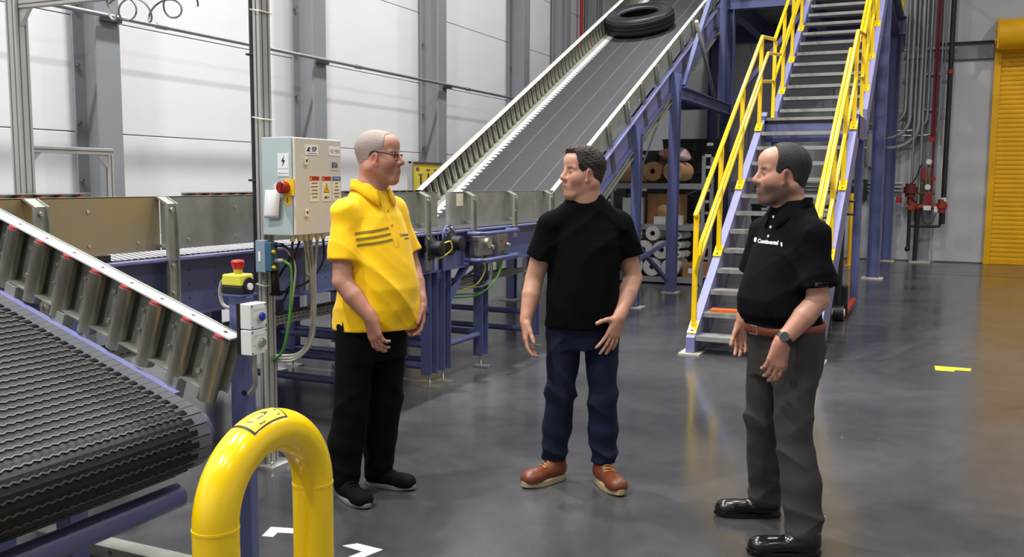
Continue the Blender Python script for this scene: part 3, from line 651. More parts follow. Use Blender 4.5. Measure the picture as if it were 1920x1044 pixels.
# black conduit strapped to the near post
o = MB().cyl((-3.415, 4.075, 1.02), (-3.415, 4.075, 3.3), 0.02, 12).build('black_conduit', cablek, G)
for z in (2.28, 1.60, 2.95): MB().tube([(-3.44, 4.05, z), (-3.44, 4.10, z), (-3.39, 4.10, z), (-3.39, 4.05, z)], 0.006, 6, closed=True).build('clamp', cablek, G)
for z in (2.50, 1.93, 1.02): MB().tube([(-3.385, 4.022, z+0.01), (-3.328, 4.022, z), (-3.328, 4.128, z), (-3.385, 4.128, z+0.01)], 0.004, 6, closed=True).build('cable_tie', cream, G)
# low side frame standing by the far post
G2 = thing('profile_stand', 'small aluminium profile stand beside the tall far gantry post', 'frame', (-5.27, 4.45, 0))
profile(G2, (-5.27, 4.11, 1.79), (-5.27, 4.77, 1.79), 0.045, 0.045, 'top_rail'); profile(G2, (-5.27, 4.75, 0), (-5.27, 4.75, 1.768), 0.045, 0.045, 'post')
MB().prism([(0, 0), (0.09, 0), (0, -0.09)], lambda a, b: (-5.255, 4.11+a, 1.766+b), lambda a, b: (-5.285, 4.11+a, 1.766+b)).build('corner_gusset', alu, G2)
MB().prism([(0, 0), (-0.09, 0), (0, -0.09)], lambda a, b: (-5.255, 4.727+a, 1.766+b), lambda a, b: (-5.285, 4.727+a, 1.766+b)).build('corner_gusset', alu, G2)
# coiled cable hanging under the gantry beam
pts = [(-4.475, 4.06, 2.645), (-4.45, 4.06, 2.55), (-4.41, 4.06, 2.53), (-4.40, 4.06, 2.57)]
tag(MB().tube(spline(pts), 0.007, 8).build('hanging_cable', cableg), 'short pale cable tail hanging under the gantry beam', 'cable')
pts = []
for k in range(0, 100):
    u = k/99; a = u*2*math.pi*3.6-1.2; sag = 0.05*(2*u-1)**2
    pts.append((-4.43+0.62*u+0.075*math.sin(a), 4.06+0.05*math.cos(a*0.5), 2.56+sag+0.062*math.cos(a)))
tag(MB().tube(pts, 0.0055, 8).build('coiled_cable', mat('mauve_grey_cable', rgb(122, 112, 116), 0.45)), 'coiled grey spiral cable looping under the gantry beam', 'cable')

# ---- control cabinet
CX0, CX1, CY0, CY1, CZ0, CZ1 = -3.31, -3.09, 4.0, 4.42, 1.305, 1.83
K = thing('control_cabinet', 'light grey electrical control cabinet mounted on the aluminium post', 'cabinet', (-3.2, 4.2, CZ0))
MB().box(CX0, CX1-0.022, CY0, CY1, CZ0, CZ1).build('body', cabg, K, bevel=0.004)
dr = MB().box(CX1-0.018, CX1, CY0+0.002, CY1, CZ0+0.002, CZ1-0.002).build('door', cabw, K, bevel=0.005)
FX = CX1+0.0008
def on_front(y, z, dx=0.0): return lambda u, v: (FX+dx, y+u, z+v)      # door faces +X; u runs along +Y
def on_side(x, z, dx=0.0): return lambda u, v: (x+u, CY0-0.0008-dx, z+v)
def plate(T, w, h, nm, m, parent, th=0.0012):
    a = [T(-w/2, -h/2), T(w/2, -h/2), T(w/2, h/2), T(-w/2, h/2)]; nrm = (Vector(a[1])-Vector(a[0])).cross(Vector(a[3])-Vector(a[0])).normalized()*th
    q = MB(); q.add([Vector(p)-nrm*0.6 for p in a]+[Vector(p)+nrm for p in a], [(0, 1, 2, 3), (4, 5, 6, 7), (0, 1, 5, 4), (1, 2, 6, 5), (2, 3, 7, 6), (3, 0, 4, 7)]); return q.build(nm, m, parent)
def tform(y, z): return on_front(y, z)
pl = plate(tform(4.145, 1.765), 0.115, 0.052, 'name_plate', paper, K); sub(dr, pl)
TT = lambda T, d: (lambda u, v: tuple(Vector(T(u, v))+Vector(d)))
sub(dr, text_on('ISP', 0.036, TT(tform(4.168, 1.768), (0.0016, 0, 0)), 'lettering', ink, K, bold=0.0012))
q = MB()                                                           # round arrow-like emblem left of the letters
q.prism([(0.011*math.cos(a), 0.012*math.sin(a)) for a in [math.radians(i*24) for i in range(15)]], lambda u, v: (FX+0.0016, 4.122+u, 1.768+v), lambda u, v: (FX+0.0022, 4.122+u, 1.768+v))
q.prism([(-0.020, -0.012), (-0.004, -0.010), (-0.004, 0.010)], lambda u, v: (FX+0.0016, 4.118+u, 1.768+v), lambda u, v: (FX+0.0022, 4.118+u, 1.768+v)); sub(dr, q.build('emblem', ink, K))
sub(dr, MB().prism([(0.004*math.cos(a), 0.005*math.sin(a)) for a in [math.radians(i*45) for i in range(8)]], lambda u, v: (FX+0.0023, 4.124+u, 1.767+v), lambda u, v: (FX+0.0026, 4.124+u, 1.767+v)).build('emblem_eye', paper, K))
sub(dr, plate(TT(tform(4.15, 1.747), (0.0008, 0, 0)), 0.08, 0.003, 'fine_print', inkg, K))
pl = plate(tform(4.355, 1.765), 0.105, 0.05, 'code_plate', paper, K); sub(dr, pl); sub(dr, text_on('=02+BB5', 0.03, TT(tform(4.355, 1.763), (0.0016, 0, 0)), 'lettering', inkg, K, sx=0.86))
pl = plate(tform(4.355, 1.685), 0.075, 0.052, 'number_plate', mat('grey_sticker', rgb(196, 198, 204), 0.6), K); sub(dr, pl); sub(dr, text_on('806', 0.045, TT(tform(4.355, 1.685), (0.0016, 0, 0)), 'lettering', ink, K, bold=0.0012, sx=0.85))
# door locks
for z in (1.703, 1.425):
    o = MB().box(FX-0.002, FX+0.008, 4.075, 4.103, z-0.02, z+0.02).build('door_lock', cream, K, bevel=0.003); o2 = MB().cyl((FX+0.008, 4.09, z+0.004), (FX+0.010, 4.09, z+0.004), 0.007, 10).build('keyhole', ink, K)
    sub(dr, o); sub(dr, o2)
# three warning stickers
for y, hd, nm, txt in ((4.165, redink, 'danger_sticker', ''), (4.275, redink, 'voltage_sticker', '480 V'), (4.370, blueink, 'notice_sticker', 'NOTICE')):
    w = 0.082 if nm != 'notice_sticker' else 0.076
    pl = plate(tform(y, 1.555), w, 0.14, nm, cream, K); sub(dr, pl)
    sub(dr, plate(TT(tform(y, 1.612), (0.0014, 0, 0)), w, 0.024, nm+'_header', hd, K))
    if nm == 'notice_sticker': sub(dr, text_on('NOTICE', 0.016, TT(tform(y, 1.612), (0.003, 0, 0)), 'lettering', paper, K))
    else: sub(dr, text_on('DANGER', 0.014, TT(tform(y+0.006, 1.612), (0.003, 0, 0)), 'lettering', ink, K)); sub(dr, MB().prism([(-0.008, -0.007), (0.008, -0.007), (0, 0.008)], lambda u, v: (FX+0.0028, y-0.032+u, 1.612+v), lambda u, v: (FX+0.0034, y-0.032+u, 1.612+v)).build('warning_triangle', yelink, K))
    if nm == 'voltage_sticker':
        sub(dr, MB().prism([(-0.027, -0.022), (0.027, -0.022), (0, 0.032)], lambda u, v: (FX+0.0014, y+u, 1.556+v), lambda u, v: (FX+0.0020, y+u, 1.556+v)).build('triangle_border', ink, K))
        sub(dr, MB().prism([(-0.022, -0.019), (0.022, -0.019), (0, 0.026)], lambda u, v: (FX+0.0020, y+u, 1.556+v), lambda u, v: (FX+0.0024, y+u, 1.556+v)).build('triangle', yelink, K))
        sub(dr, MB().prism([(0.003, 0.016), (-0.006, -0.001), (0.0, -0.001), (-0.002, -0.014), (0.006, 0.003), (0.0, 0.003)], lambda u, v: (FX+0.0025, y+u, 1.552+v), lambda u, v: (FX+0.0028, y+u, 1.552+v)).build('lightning_mark', ink, K))
        sub(dr, text_on('480 V', 0.020, TT(tform(y, 1.506), (0.002, 0, 0)), 'lettering', ink, K, bold=0.0005))
    else:
        for k in range(5): sub(dr, plate(TT(tform(y, 1.586-k*0.019), (0.0013, 0, 0)), (0.052, 0.06, 0.05, 0.06, 0.044)[k]*(0.55 if nm == 'notice_sticker' and k < 2 else 1)*(0.9 if nm == 'notice_sticker' else 1), 0.005, 'print_line', inkg, K))
# side of the cabinet: lightning label, main switch, tag
pl = plate(on_side(-3.165, 1.682), 0.078, 0.125, 'switch_label', mat('pale_blue_sticker', rgb(206, 222, 230), 0.6), K)
sub(pl, plate(on_side(-3.165, 1.700, 0.0012), 0.066, 0.074, 'label_field', white, K)); sub(pl, plate(on_side(-3.165, 1.637, 0.0012), 0.070, 0.026, 'label_field', white, K))
sub(pl, MB().prism([(0.008, 0.028), (-0.013, -0.002), (0.0, -0.002), (-0.006, -0.028), (0.013, 0.006), (0.001, 0.006)], lambda u, v: (-3.165+u, CY0-0.0035, 1.702+v), lambda u, v: (-3.165+u, CY0-0.0043, 1.702+v)).build('lightning_mark', ink, K))
sub(pl, text_on('MAIN SWITCH', 0.010, on_side(-3.165, 1.637, 0.003), 'lettering', ink, K))
pl = plate(on_side(-3.128, 1.563), 0.062, 0.086, 'switch_plate', yelink, K, 0.004)
kn = MB()
kn.lathe([(0.001, 0.045), (0.028, 0.045), (0.033, 0.04), (0.034, 0.02), (0.030, 0.0), (0.001, 0)], (-3.150, CY0-0.004, 1.563), (0, -1, 0), 18)
sub(pl, kn.build('red_switch_knob', mat('dark_red_plastic', rgb(140, 26, 24), 0.35), K))
sub(pl, MB().box(-3.160, -3.140, CY0-0.060, CY0-0.045, 1.535, 1.592).build('knob_grip', MATS['dark_red_plastic'], K, bevel=0.004))
o = MB().cyl((-3.140, CY0-0.002, 1.494), (-3.140, CY0+0.0, 1.494), 0.026, 18).build('round_sticker', yelink, K)
sub(o, text_on('!', 0.036, on_side(-3.140, 1.494, 0.003), 'lettering', ink, K, bold=0.001))
o = MB().box(-3.225, -3.207, CY0-0.012, CY0, 1.55, 1.58).build('lock_hasp', cream, K)
tg = MB(); n = 8; vs = []
for i in range(n+1):
    v = i/n; vs += [(-3.275-0.012*v*v, CY0-0.014-0.028*v*(1-v)-0.004, 1.548-0.150*v), (-3.178-0.016*v*v, CY0-0.014-0.030*v*(1-v), 1.548-0.150*v)]
tg.add(vs, [(2*i, 2*i+1, 2*i+3, 2*i+2) for i in range(n)], True)
o = tg.build('paper_tag', paper, K); md = o.modifiers.new('thick', 'SOLIDIFY'); md.thickness = 0.0012
# glands and cables under the cabinet
for i, (y, m, r) in enumerate(((4.06, cablek, .007), (4.12, cablek, .007), (4.17, cableg, .008), (4.22, cableg, .008), (4.28, cableg, .008), (4.335, cablek, .007))):
    o = MB().cyl((-3.16, y, CZ0-0.035), (-3.16, y, CZ0), 0.014, 10).build('cable_gland', cream, K)
    P = {0: [(-3.16, y, 1.27), (-3.18, 4.06, 1.18), (-3.26, 4.09, 1.1), (-3.31, 4.08, 1.02)], 1: [(-3.16, y, 1.27), (-3.17, 4.09, 1.18), (-3.20, 4.08, 1.02), (-3.30, 4.08, 0.86)],
         2: [(-3.16, y, 1.27), (-3.16, 4.21, 1.1), (-3.16, 4.22, 0.9), (-3.165, 4.2, 0.72), (-3.22, 4.16, 0.63), (-3.33, 4.10, 0.62)], 3: [(-3.16, y, 1.27), (-3.155, 4.225, 1.1), (-3.15, 4.22, 0.9), (-3.155, 4.2, 0.71), (-3.22, 4.15, 0.615), (-3.33, 4.10, 0.605)],
         4: [(-3.16, y, 1.27), (-3.15, 4.24, 1.1), (-3.145, 4.23, 0.9), (-3.15, 4.2, 0.70), (-3.22, 4.14, 0.60), (-3.33, 4.10, 0.59)], 5: [(-3.16, y, 1.27), (-3.16, 4.335, 1.15), (-3.18, 4.25, 1.05), (-3.24, 4.16, 1.0), (-3.33, 4.09, 0.98)]}[i]
    MB().tube(spline(P), r, 8).build('cable', m, K)
# blue-grey device under the cabinet, fixed to the post
V = thing('control_module', 'blue grey plug module with cables below the cabinet', 'module', (-3.32, 4.0, 1.10))
MB().box(-3.355, -3.29, 3.985, 4.03, 1.10, 1.275).build('body', mat('grey_blue_plastic', rgb(136, 156, 172), 0.5), V, bevel=0.004)
MB().box(-3.29, -3.25, 3.985, 4.045, 1.11, 1.265).build('front', bluebox, V, bevel=0.003)
MB().box(-3.335, -3.320, 3.983, 3.986, 1.16, 1.215).build('label_strip', paper, V)
for z in (1.215, 1.13): MB().cyl((-3.25, 4.0, z), (-3.235, 4.0, z), 0.010, 8).build('yellow_screw', yelink, V)
for z, m in ((1.25, cablek), (1.165, cableg)): MB().cyl((-3.25, 4.02, z), (-3.20, 4.03, z), 0.012, 8).build('plug', m, V)
for m, P, r in ((cablek, [(-3.20, 4.03, 1.25), (-3.16, 4.05, 1.2), (-3.17, 4.06, 1.05), (-3.25, 4.07, 0.98), (-3.33, 4.08, 0.97)], 0.008), (cablegr, [(-3.20, 4.03, 1.165), (-3.165, 4.05, 1.12), (-3.18, 4.06, 0.95), (-3.20, 4.06, 0.8), (-3.25, 4.07, 0.66), (-3.33, 4.09, 0.60)], 0.008), (cableg, [(-3.20, 4.03, 1.25), (-3.15, 4.06, 1.15), (-3.16, 4.06, 1.0), (-3.2, 4.07, 0.85)], 0.006)):
    MB().tube(spline(P), r, 8).build('cable', m, V)
for k in range(2): MB().cyl((-3.27, 4.03+0.03*k, 0.98), (-3.275, 4.03+0.03*k, 1.14), 0.013, 8).build('black_connector', blackp, V)

# ---- emergency stop post
PX, PY = -2.275, 2.64
Eo = thing('stop_button_post', 'blue steel post carrying the yellow emergency stop box', 'post', (PX, PY, 0))
MB().box(PX-0.042, PX+0.042, PY-0.04, PY+0.0, 0.012, 1.185).build('post', blue, Eo, bevel=0.005)
MB().box(PX-0.10, PX+0.10, PY-0.10, PY+0.08, 0, 0.012).build('base_plate', blue, Eo)
MB().box(PX-0.062, PX+0.040, PY-0.064, PY+0.02, 1.185, 1.191).build('top_plate', blue, Eo)
for x, z in ((0.022, 1.14), (0.022, 0.83), (0.022, 0.70)): MB().cyl((PX+x, PY-0.0405, z), (PX+x, PY-0.043, z), 0.011, 10).build('hole_cap', ink, Eo)
bx = MB().box(PX-0.058, PX+0.035, PY-0.06, PY+0.015, 1.191, 1.222).build('stop_box_base', blackp, Eo, bevel=0.005)
MB().prism([(-0.056, 1.222), (0.034, 1.222), (0.028, 1.262), (-0.052, 1.262)], lambda a, b: (PX+a, PY-0.059, b), lambda a, b: (PX+a, PY+0.014, b)).build('stop_box_cover', yellow_p, Eo, bevel=0.005)
MB().cyl((PX+0.028, PY-0.018, 1.222), (PX+0.0375, PY-0.018, 1.222), 0.029, 20).build('cover_arch', blackp, Eo)
MB().cyl((PX+0.0375, PY-0.018, 1.218), (PX+0.044, PY-0.018, 1.218), 0.013, 16).build('plug_button', paper, Eo)
MB().cyl((PX-0.010, PY-0.022, 1.262), (PX-0.010, PY-0.022, 1.280), 0.016, 16).build('stop_button_stem', mat('yellow_collar', rgb(190, 178, 60), 0.4), Eo)
MB().lathe([(0.016, 0), (0.022, 0.014), (0.024, 0.028), (0.020, 0.034), (0.001, 0.036)], (PX-0.010, PY-0.022, 1.278), (0, 0, 1), 20).build('stop_button', mat('stop_red', rgb(200, 36, 34), 0.35), Eo)
MB().tube(spline([(PX-0.058, PY-0.02, 1.235), (PX-0.085, PY-0.02, 1.232), (PX-0.098, PY-0.02, 1.19), (PX-0.085, PY-0.02, 1.145), (PX-0.042, PY-0.02, 1.130)]), 0.007, 8).build('cable', cableg, Eo)
MB().box(PX+0.042, PX+0.070, PY-0.035, PY-0.03, 1.0, 1.16).box(PX+0.064, PX+0.068, PY-0.11, PY-0.03, 1.0, 1.16).build('box_bracket', blue, Eo)
for z0, nm, m in ((1.080, 'blue_push_button', bluebtn), (0.988, 'silver_push_button', zinc)):
    yb0, yb1, xf = PY-0.125, PY-0.042, PX+0.132
    o = MB().box(PX+0.068, PX+0.084, yb0, yb1, z0+0.001, z0+0.090).build('button_box_back', blackp, Eo)
    o = MB().box(PX+0.084, xf, yb0, yb1, z0+0.001, z0+0.090).build('button_box', white, Eo, bevel=0.003)
    yc = (yb0+yb1)/2+0.008
    sub(o, MB().cyl((xf, yc, z0+0.042), (xf+0.008, yc, z0+0.042), 0.017, 16).build('bezel', zinc, Eo)); sub(o, MB().cyl((xf+0.008, yc, z0+0.042), (xf+0.014, yc, z0+0.042), 0.013, 16).build(nm, m, Eo))
    sub(o, MB().box(xf-0.0005, xf+0.001, yb0+0.016, yb1-0.01, z0+0.070, z0+0.081).build('label_strip', paper, Eo)); sub(o, MB().box(xf-0.0005, xf+0.001, yb0+0.010, yb0+0.022, z0+0.036, z0+0.048).build('small_label', cream, Eo))
    q = MB()
    for yy in (yb0+0.006, yb1-0.006):
        for zz in (z0+0.008, z0+0.083): q.cyl((xf, yy, zz), (xf+0.0015, yy, zz), 0.003, 6)
    sub(o, q.build('screws', ink, Eo))
MB().tube(spline([(PX+0.105, PY-0.08, 0.99), (PX+0.105, PY-0.08, 0.93), (PX+0.09, PY-0.06, 0.87), (PX+0.05, PY-0.045, 0.83)]), 0.009, 8).build('cable', cableg, Eo)

# ---- yellow guard hoop in the foreground
HX, HY0, HY1, HR = -1.557, 1.682, 2.070, 0.0565
Hh = thing('guard_hoop', 'glossy yellow bent pipe guard hoop in the foreground', 'bollard', (HX, (HY0+HY1)/2, 0))
rad = (HY1-HY0)/2; zc = 1.005-HR-rad
pts = [(HX, HY0, 0.008), (HX, HY0, 0.4), (HX, HY0, zc)]+[(HX, (HY0+HY1)/2-rad*math.cos(a), zc+rad*math.sin(a)) for a in [math.pi*i/28 for i in range(1, 28)]]+[(HX, HY1, zc), (HX, HY1, 0.4), (HX, HY1, 0.008)]
MB().tube(pts, HR, 32, up=(1, 0, 0)).build('pipe', yellow, Hh)
for y in (HY0, HY1):
    MB().tube([(HX, y, zc-0.004), (HX, y, zc-0.001), (HX, y, zc+0.003)], HR+0.0012, 32, up=(1, 0, 0)).build('weld_seam', yellow, Hh)
    MB().cyl((HX, y, 0), (HX, y, 0.01), 0.10, 24).build('base_plate', yellow, Hh)
def hoop_pt(a, b, r):
    """a: angle along the arch, b: angle round the pipe from its outer crown towards +X"""
    c = Vector((HX, (HY0+HY1)/2-rad*math.cos(a), zc+rad*math.sin(a))); out = Vector((0, -math.cos(a), math.sin(a)))
    return c+out*(r*math.cos(b))+Vector((1, 0, 0))*(r*math.sin(b))
def hoop_patch(a0, a1, b0, b1, r, nm, m, par=None, poly=None):
    q = MB()
    if poly:
        n = len(poly); vs = [hoop_pt(a0+(a1-a0)*u, b0+(b1-b0)*v, r) for u, v in poly]; q.add(vs, [tuple(range(n))])
    else:
        k = 10; vs = [hoop_pt(a0+(a1-a0)*i/k, b0+(b1-b0)*j/k, r) for i in range(k+1) for j in range(k+1)]; q.add(vs, [(i*(k+1)+j, i*(k+1)+j+1, (i+1)*(k+1)+j+1, (i+1)*(k+1)+j) for i in range(k) for j in range(k)], True)
    o = q.build(nm, m, Hh)
    if par: sub(par, o)
    return o
a0, a1, b0, b1 = math.radians(66), math.radians(99), math.radians(-28), math.radians(48)
st = hoop_patch(a0, a1, b0, b1, HR+0.0006, 'warning_sticker', ink)
hoop_patch(a0+0.03, a1-0.03, b0+0.07, b1-0.07, HR+0.0012, 'sticker_field', yelink, st)
for poly in ([(0.15, 0.45), (0.55, 0.4), (0.6, 0.55), (0.2, 0.6)], [(0.25, 0.15), (0.4, 0.2), (0.5, 0.42), (0.35, 0.4)], [(0.25, 0.85), (0.35, 0.6), (0.5, 0.6), (0.4, 0.88)], [(0.55, 0.42), (0.85, 0.2), (0.88, 0.28), (0.62, 0.52)], [(0.6, 0.5), (0.9, 0.5), (0.9, 0.58), (0.6, 0.58)], [(0.58, 0.55), (0.85, 0.8), (0.8, 0.86), (0.52, 0.6)]):
    hoop_patch(a0, a1, b0, b1, HR+0.0018, 'hand_mark', ink, st, poly)

# ---- floor tapes
def tape(poly, label, m, nm='floor_tape'):
    return tag(MB().prism(poly, lambda a, b: (a, b, 0.0), lambda a, b: (a, b, 0.0015)).build(nm, m), label, 'floor marking')
tape([(-2.692, 3.199), (-2.727, 3.304), (-2.60, 3.340), (-2.585, 3.285), (-2.655, 3.262), (-2.640, 3.212)], 'white L shaped floor tape mark beside the hoop', tapew)
tape([(-2.30, 3.262), (-2.255, 3.312), (-2.115, 3.302), (-2.165, 3.12), (-2.215, 3.13), (-2.185, 3.245)], 'white L shaped floor tape mark right of the hoop', tapew)
tape([(0.072, 8.90), (0.365, 8.91), (0.356, 8.78), (0.235, 8.775), (0.225, 8.70), (0.08, 8.69)], 'yellow floor tape mark on the open floor right of the men', tapey)
# yellow tool board by the wall
Yb = thing('tool_board', 'yellow shadow board with hanging tools by the white wall', 'board', (-6.30, 11.0, 1.0))
MB().box(-6.32, -6.30, 10.67, 11.40, 1.05, 1.845).build('board', mat('board_yellow', rgb(222, 196, 70), 0.5), Yb)
MB().box(-6.33, -6.29, 10.58, 11.48, 1.835, 1.86).build('top_rail', slot, Yb)
for y in (10.6, 11.46): MB().box(-6.35, -6.28, y-0.02, y+0.02, 0.0, 1.86).build('stand_post', alu, Yb)
for y, z, h in ((10.84, 1.62, 0.2), (11.04, 1.66, 0.3), (11.25, 1.66, 0.28)): MB().box(-6.299, -6.29, y-0.012, y+0.012, z-h, z+0.05).build('tool_handle', ink, Yb)
MB().box(-6.299, -6.28, 10.82, 10.86, 1.50, 1.56).build('brush_head', bluebtn, Yb); MB().box(-6.299, -6.296, 10.72, 10.80, 1.745, 1.785).build('logo_mark', inkg, Yb)
for y in (10.84, 11.04, 11.25): MB().box(-6.299, -6.297, y-0.05, y+0.05, 1.745 if y > 11 else 1.68, 1.765 if y > 11 else 1.70).build('lettering', inkg, Yb)
# ================================================================ STAIR, PLATFORM, BACKGROUND
SXL, SXR = -2.02, -0.915
def nose(y): return 0.17+(y-8.51)*0.6448 if y < 12.0 else (2.42 if y < 13.12 else 2.604+(y-13.124)*0.655)
ST = thing('steel_stair', 'blue steel stair with yellow handrails behind the man in the black polo', 'stair', (-1.47, 10, 0))
def stringer(x, y0, y1, zf, nm='stringer'):
    poly = [(y0, zf(y0)+0.02), (y1, zf(y1)+0.02), (y1, zf(y1)-0.30), (y0, zf(y0)-0.30)]
    return MB().prism(poly, lambda a, b: (x-0.04, a, b), lambda a, b: (x+0.04, a, b)).build(nm, blue_lit, ST)
f1 = lambda y: 0.17+(y-8.51)*0.6448
f2 = lambda y: 2.604+(y-13.124)*0.655
for x in (SXL, SXR):
    MB().prism([(8.47, 0.012), (8.47, 0.16), (12.12, f1(12.12)), (12.12, f1(12.12)-0.36), (9.05, 0.012)], lambda a, b: (x-0.04, a, b), lambda a, b: (x+0.04, a, b)).build('stringer', blue_lit, ST)
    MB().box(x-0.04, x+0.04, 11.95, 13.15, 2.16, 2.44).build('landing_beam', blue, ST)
    MB().prism([(13.05, f2(13.05)+0.02), (17.3, f2(17.3)+0.02), (17.3, f2(17.3)-0.36), (13.05, f2(13.05)-0.36)], lambda a, b: (x-0.04+(0.02 if x > -1 else -0.02), a, b), lambda a, b: (x+0.04+(0.02 if x > -1 else -0.02), a, b)).build('stringer', blue_lit, ST)
    MB().box(x-0.10, x+0.10, 8.42, 8.70, 0, 0.014).build('grout_pad', concrete_foot, ST)
    MB().box(x-0.05, x+0.05, 12.9, 13.0, 0.012, 2.16).build('landing_post', blue, ST)
tr = MB().box(SXL+0.042, SXR-0.042, 8.50, 8.755, 0.137, 0.17).box(SXL+0.042, SXR-0.042, 8.495, 8.52, 0.13, 0.173).build('tread', treadm, ST)
for k in range(1, 12): inst(tr, (0, 0.29*k, 0.187*k))
MB().box(SXL+0.042, SXR-0.042, 11.985, 13.10, 2.385, 2.42).build('landing', treadm, ST)
for k in range(0, 15): inst(tr, (0, 13.124-8.51+0.287*k, 2.604-0.17+0.188*k))
MB().box(SXL, SXR, 12.0, 12.08, 2.12, 2.34).build('cross_channel', blue, ST)
def rail(x, off, rr, pieces, nm):
    for pts in pieces: MB().tube(pts, rr, 10).build(nm, yellow, ST)
def flight_rail(x, h, r, nm, y0, ext=True):
    P = [(x, y0, f1(y0)+h), (x, 11.80, f1(11.80)+h)]
    P2 = [(x, 11.80, f1(11.80)+h), (x, 12.75, f2(12.95)+h-0.10)]
    P3 = [(x, 12.75, f2(12.95)+h-0.10), (x, 17.2, f2(17.2)+h)]
    for p in (P, P2, P3): MB().tube(p, r, 10).ball(p[0], r, 6).ball(p[-1], r, 6).build(nm, yellow, ST)
for x, inn in ((SXL, 0.075), (SXR, -0.075)):
    flight_rail(x, 1.10, 0.024, 'top_rail', 8.56)
    flight_rail(x, 0.56, 0.022, 'mid_rail', 8.62)
    flight_rail(x+inn, 0.90, 0.021, 'handrail', 8.50)
    MB().tube([(x+inn, 8.50, f1(8.50)+0.90), (x+inn*0.9, 8.46, f1(8.46)+0.80), (x+inn*0.3, 8.54, f1(8.5)+0.62), (x, 8.62, f1(8.62)+0.56)], 0.021, 10).build('handrail_return', yellow, ST)
    for y in (8.60, 9.62, 10.68, 11.78, 12.80, 13.55, 14.35, 15.25, 16.2):
        f = f1 if y < 12.2 else (lambda q: f2(max(q, 13.0)))
        top = (f1(y)+1.10) if y < 12 else (f2(12.95)+1.0 if y < 13 else f2(y)+1.10)
        b = f(y)+0.02 if y != 12.80 else 2.45
        o = MB().box(x-0.022, x+0.022, y-0.022, y+0.022, b, top-0.015).build('baluster', yellow, ST)
        sl_ = 0.645 if y < 12.2 or y > 13 else 0
        pl = MB().box(x-0.042, x+0.042, y-0.09, y+0.06, 0, 0.012, lambda a, c, e: (a, c, b+(c-y)*sl_+e)).build('post_plate', yellow, ST); sub(o, pl)
        sub(o, MB().cyl((x, y-0.065, b-0.065*sl_+0.012), (x, y-0.065, b-0.065*sl_+0.020), 0.012, 8).build('bolt', slot, ST))
# small orange board left on a tread
tag(MB().box(-1.93, -1.55, 8.86, 9.00, 0.357, 0.385).build('orange_strip', mat('orange_board', rgb(214, 110, 50), 0.5)), 'orange strip lying on the second stair tread', 'strip')

# ---- mezzanine platform of blue beams on columns
M_ = thing('platform', 'blue steel platform of beams and columns above the storage rack', 'platform', (-3, 17, 0))
def hbeam(p0, p1, w, d, nm, t=M_, m=None):
    p0, p1 = Vector(p0), Vector(p1); dr = (p1-p0).normalized(); a = dr.cross(Vector((0, 0, 1))).normalized()
    return MB().prism(isec(w, d, 0.016, 0.012), lambda u, v: p0+a*u+Vector((0, 0, v)), lambda u, v: p1+a*u+Vector((0, 0, v))).build(nm, m or blue, t)
hbeam((-4.7, 16.8, 4.82), (-2.12, 16.8, 4.82), 0.2, 0.36, 'edge_beam'); hbeam((-0.8, 16.8, 4.82), (-0.7, 16.8, 4.82), 0.2, 0.36, 'edge_beam')
hbeam((-4.8, 20.84, 4.82), (-0.7, 20.84, 4.82), 0.2, 0.36, 'edge_beam')
for x in (-4.7, -3.5, -2.2, -0.9): hbeam((x, 16.9, 4.82), (x, 20.75, 4.82), 0.18, 0.32, 'joist')
MB().box(-4.85, -2.1, 16.7, 20.95, 5.0, 5.05).build('deck', treadm, M_); MB().box(-2.1, -0.75, 17.4, 20.95, 5.0, 5.05).build('deck', treadm, M_)
for x, y in ((-0.90, 16.8), (-0.87, 20.84), (-3.46, 16.8), (-4.6, 20.84)):
    o = post(M_, x, y, 0.02, 4.64, 0.20, 0.20, 'column', rot=True); sub(o, MB().box(x-0.17, x+0.17, y-0.17, y+0.17, 0, 0.02).build('grout_pad', concrete_foot, M_))
post(M_, -3.38, 15.95, 2.98, 5.6, 0.10, 0.14, 'column')
hbeam((-3.40, 13.3, 2.89), (-3.40, 16.7, 2.89), 0.12, 0.18, 'bracket_beam'); hbeam((-5.1, 13.3, 2.89), (-5.1, 16.7, 2.89), 0.12, 0.18, 'bracket_beam')
for y in (14.4, 15.5): hbeam((-5.1, y, 2.89), (-3.4, y, 2.89), 0.10, 0.14, 'bracket_beam')
MB().box(-5.1, -3.4, 13.4, 16.6, 2.975, 2.99).build('lower_deck', blue, M_)
for p0, p1 in (((-3.5, 16.8, 4.5), (-4.9, 16.8, 3.0)), ((-3.4, 16.85, 3.0), (-2.2, 16.85, 4.55)), ((-3.42, 13.5, 3.0), (-3.42, 15.8, 5.2)), ((-4.9, 16.9, 3.0), (-4.0, 16.9, 4.6))):
    a, b = Vector(p0), Vector(p1); MB().cyl(a, b, 0.05, 4, smooth=False).build('brace', blue, M_)
MB().cyl((-3.36, 13.95, 4.0), (-3.36, 15.3, 3.0), 0.03, 8).build('hanger_rod', galv, M_)
# yellow guard rail on the platform edge
GR = thing('platform_railing', 'yellow guard railing at the right edge of the platform', 'railing', (-0.75, 18.7, 5.05))
for y in (17.0, 17.9, 18.8, 19.7, 20.6): MB().box(-0.80, -0.75, y-0.025, y+0.025, 5.05, 6.15).build('post', yellow, GR)
for z in (5.6, 6.12): MB().cyl((-0.775, 17.0, z), (-0.775, 20.6, z), 0.024, 10).build('rail', yellow, GR)
MB().box(-0.78, -0.765, 16.95, 20.7, 5.05, 5.15).build('toe_board', yellow, GR)

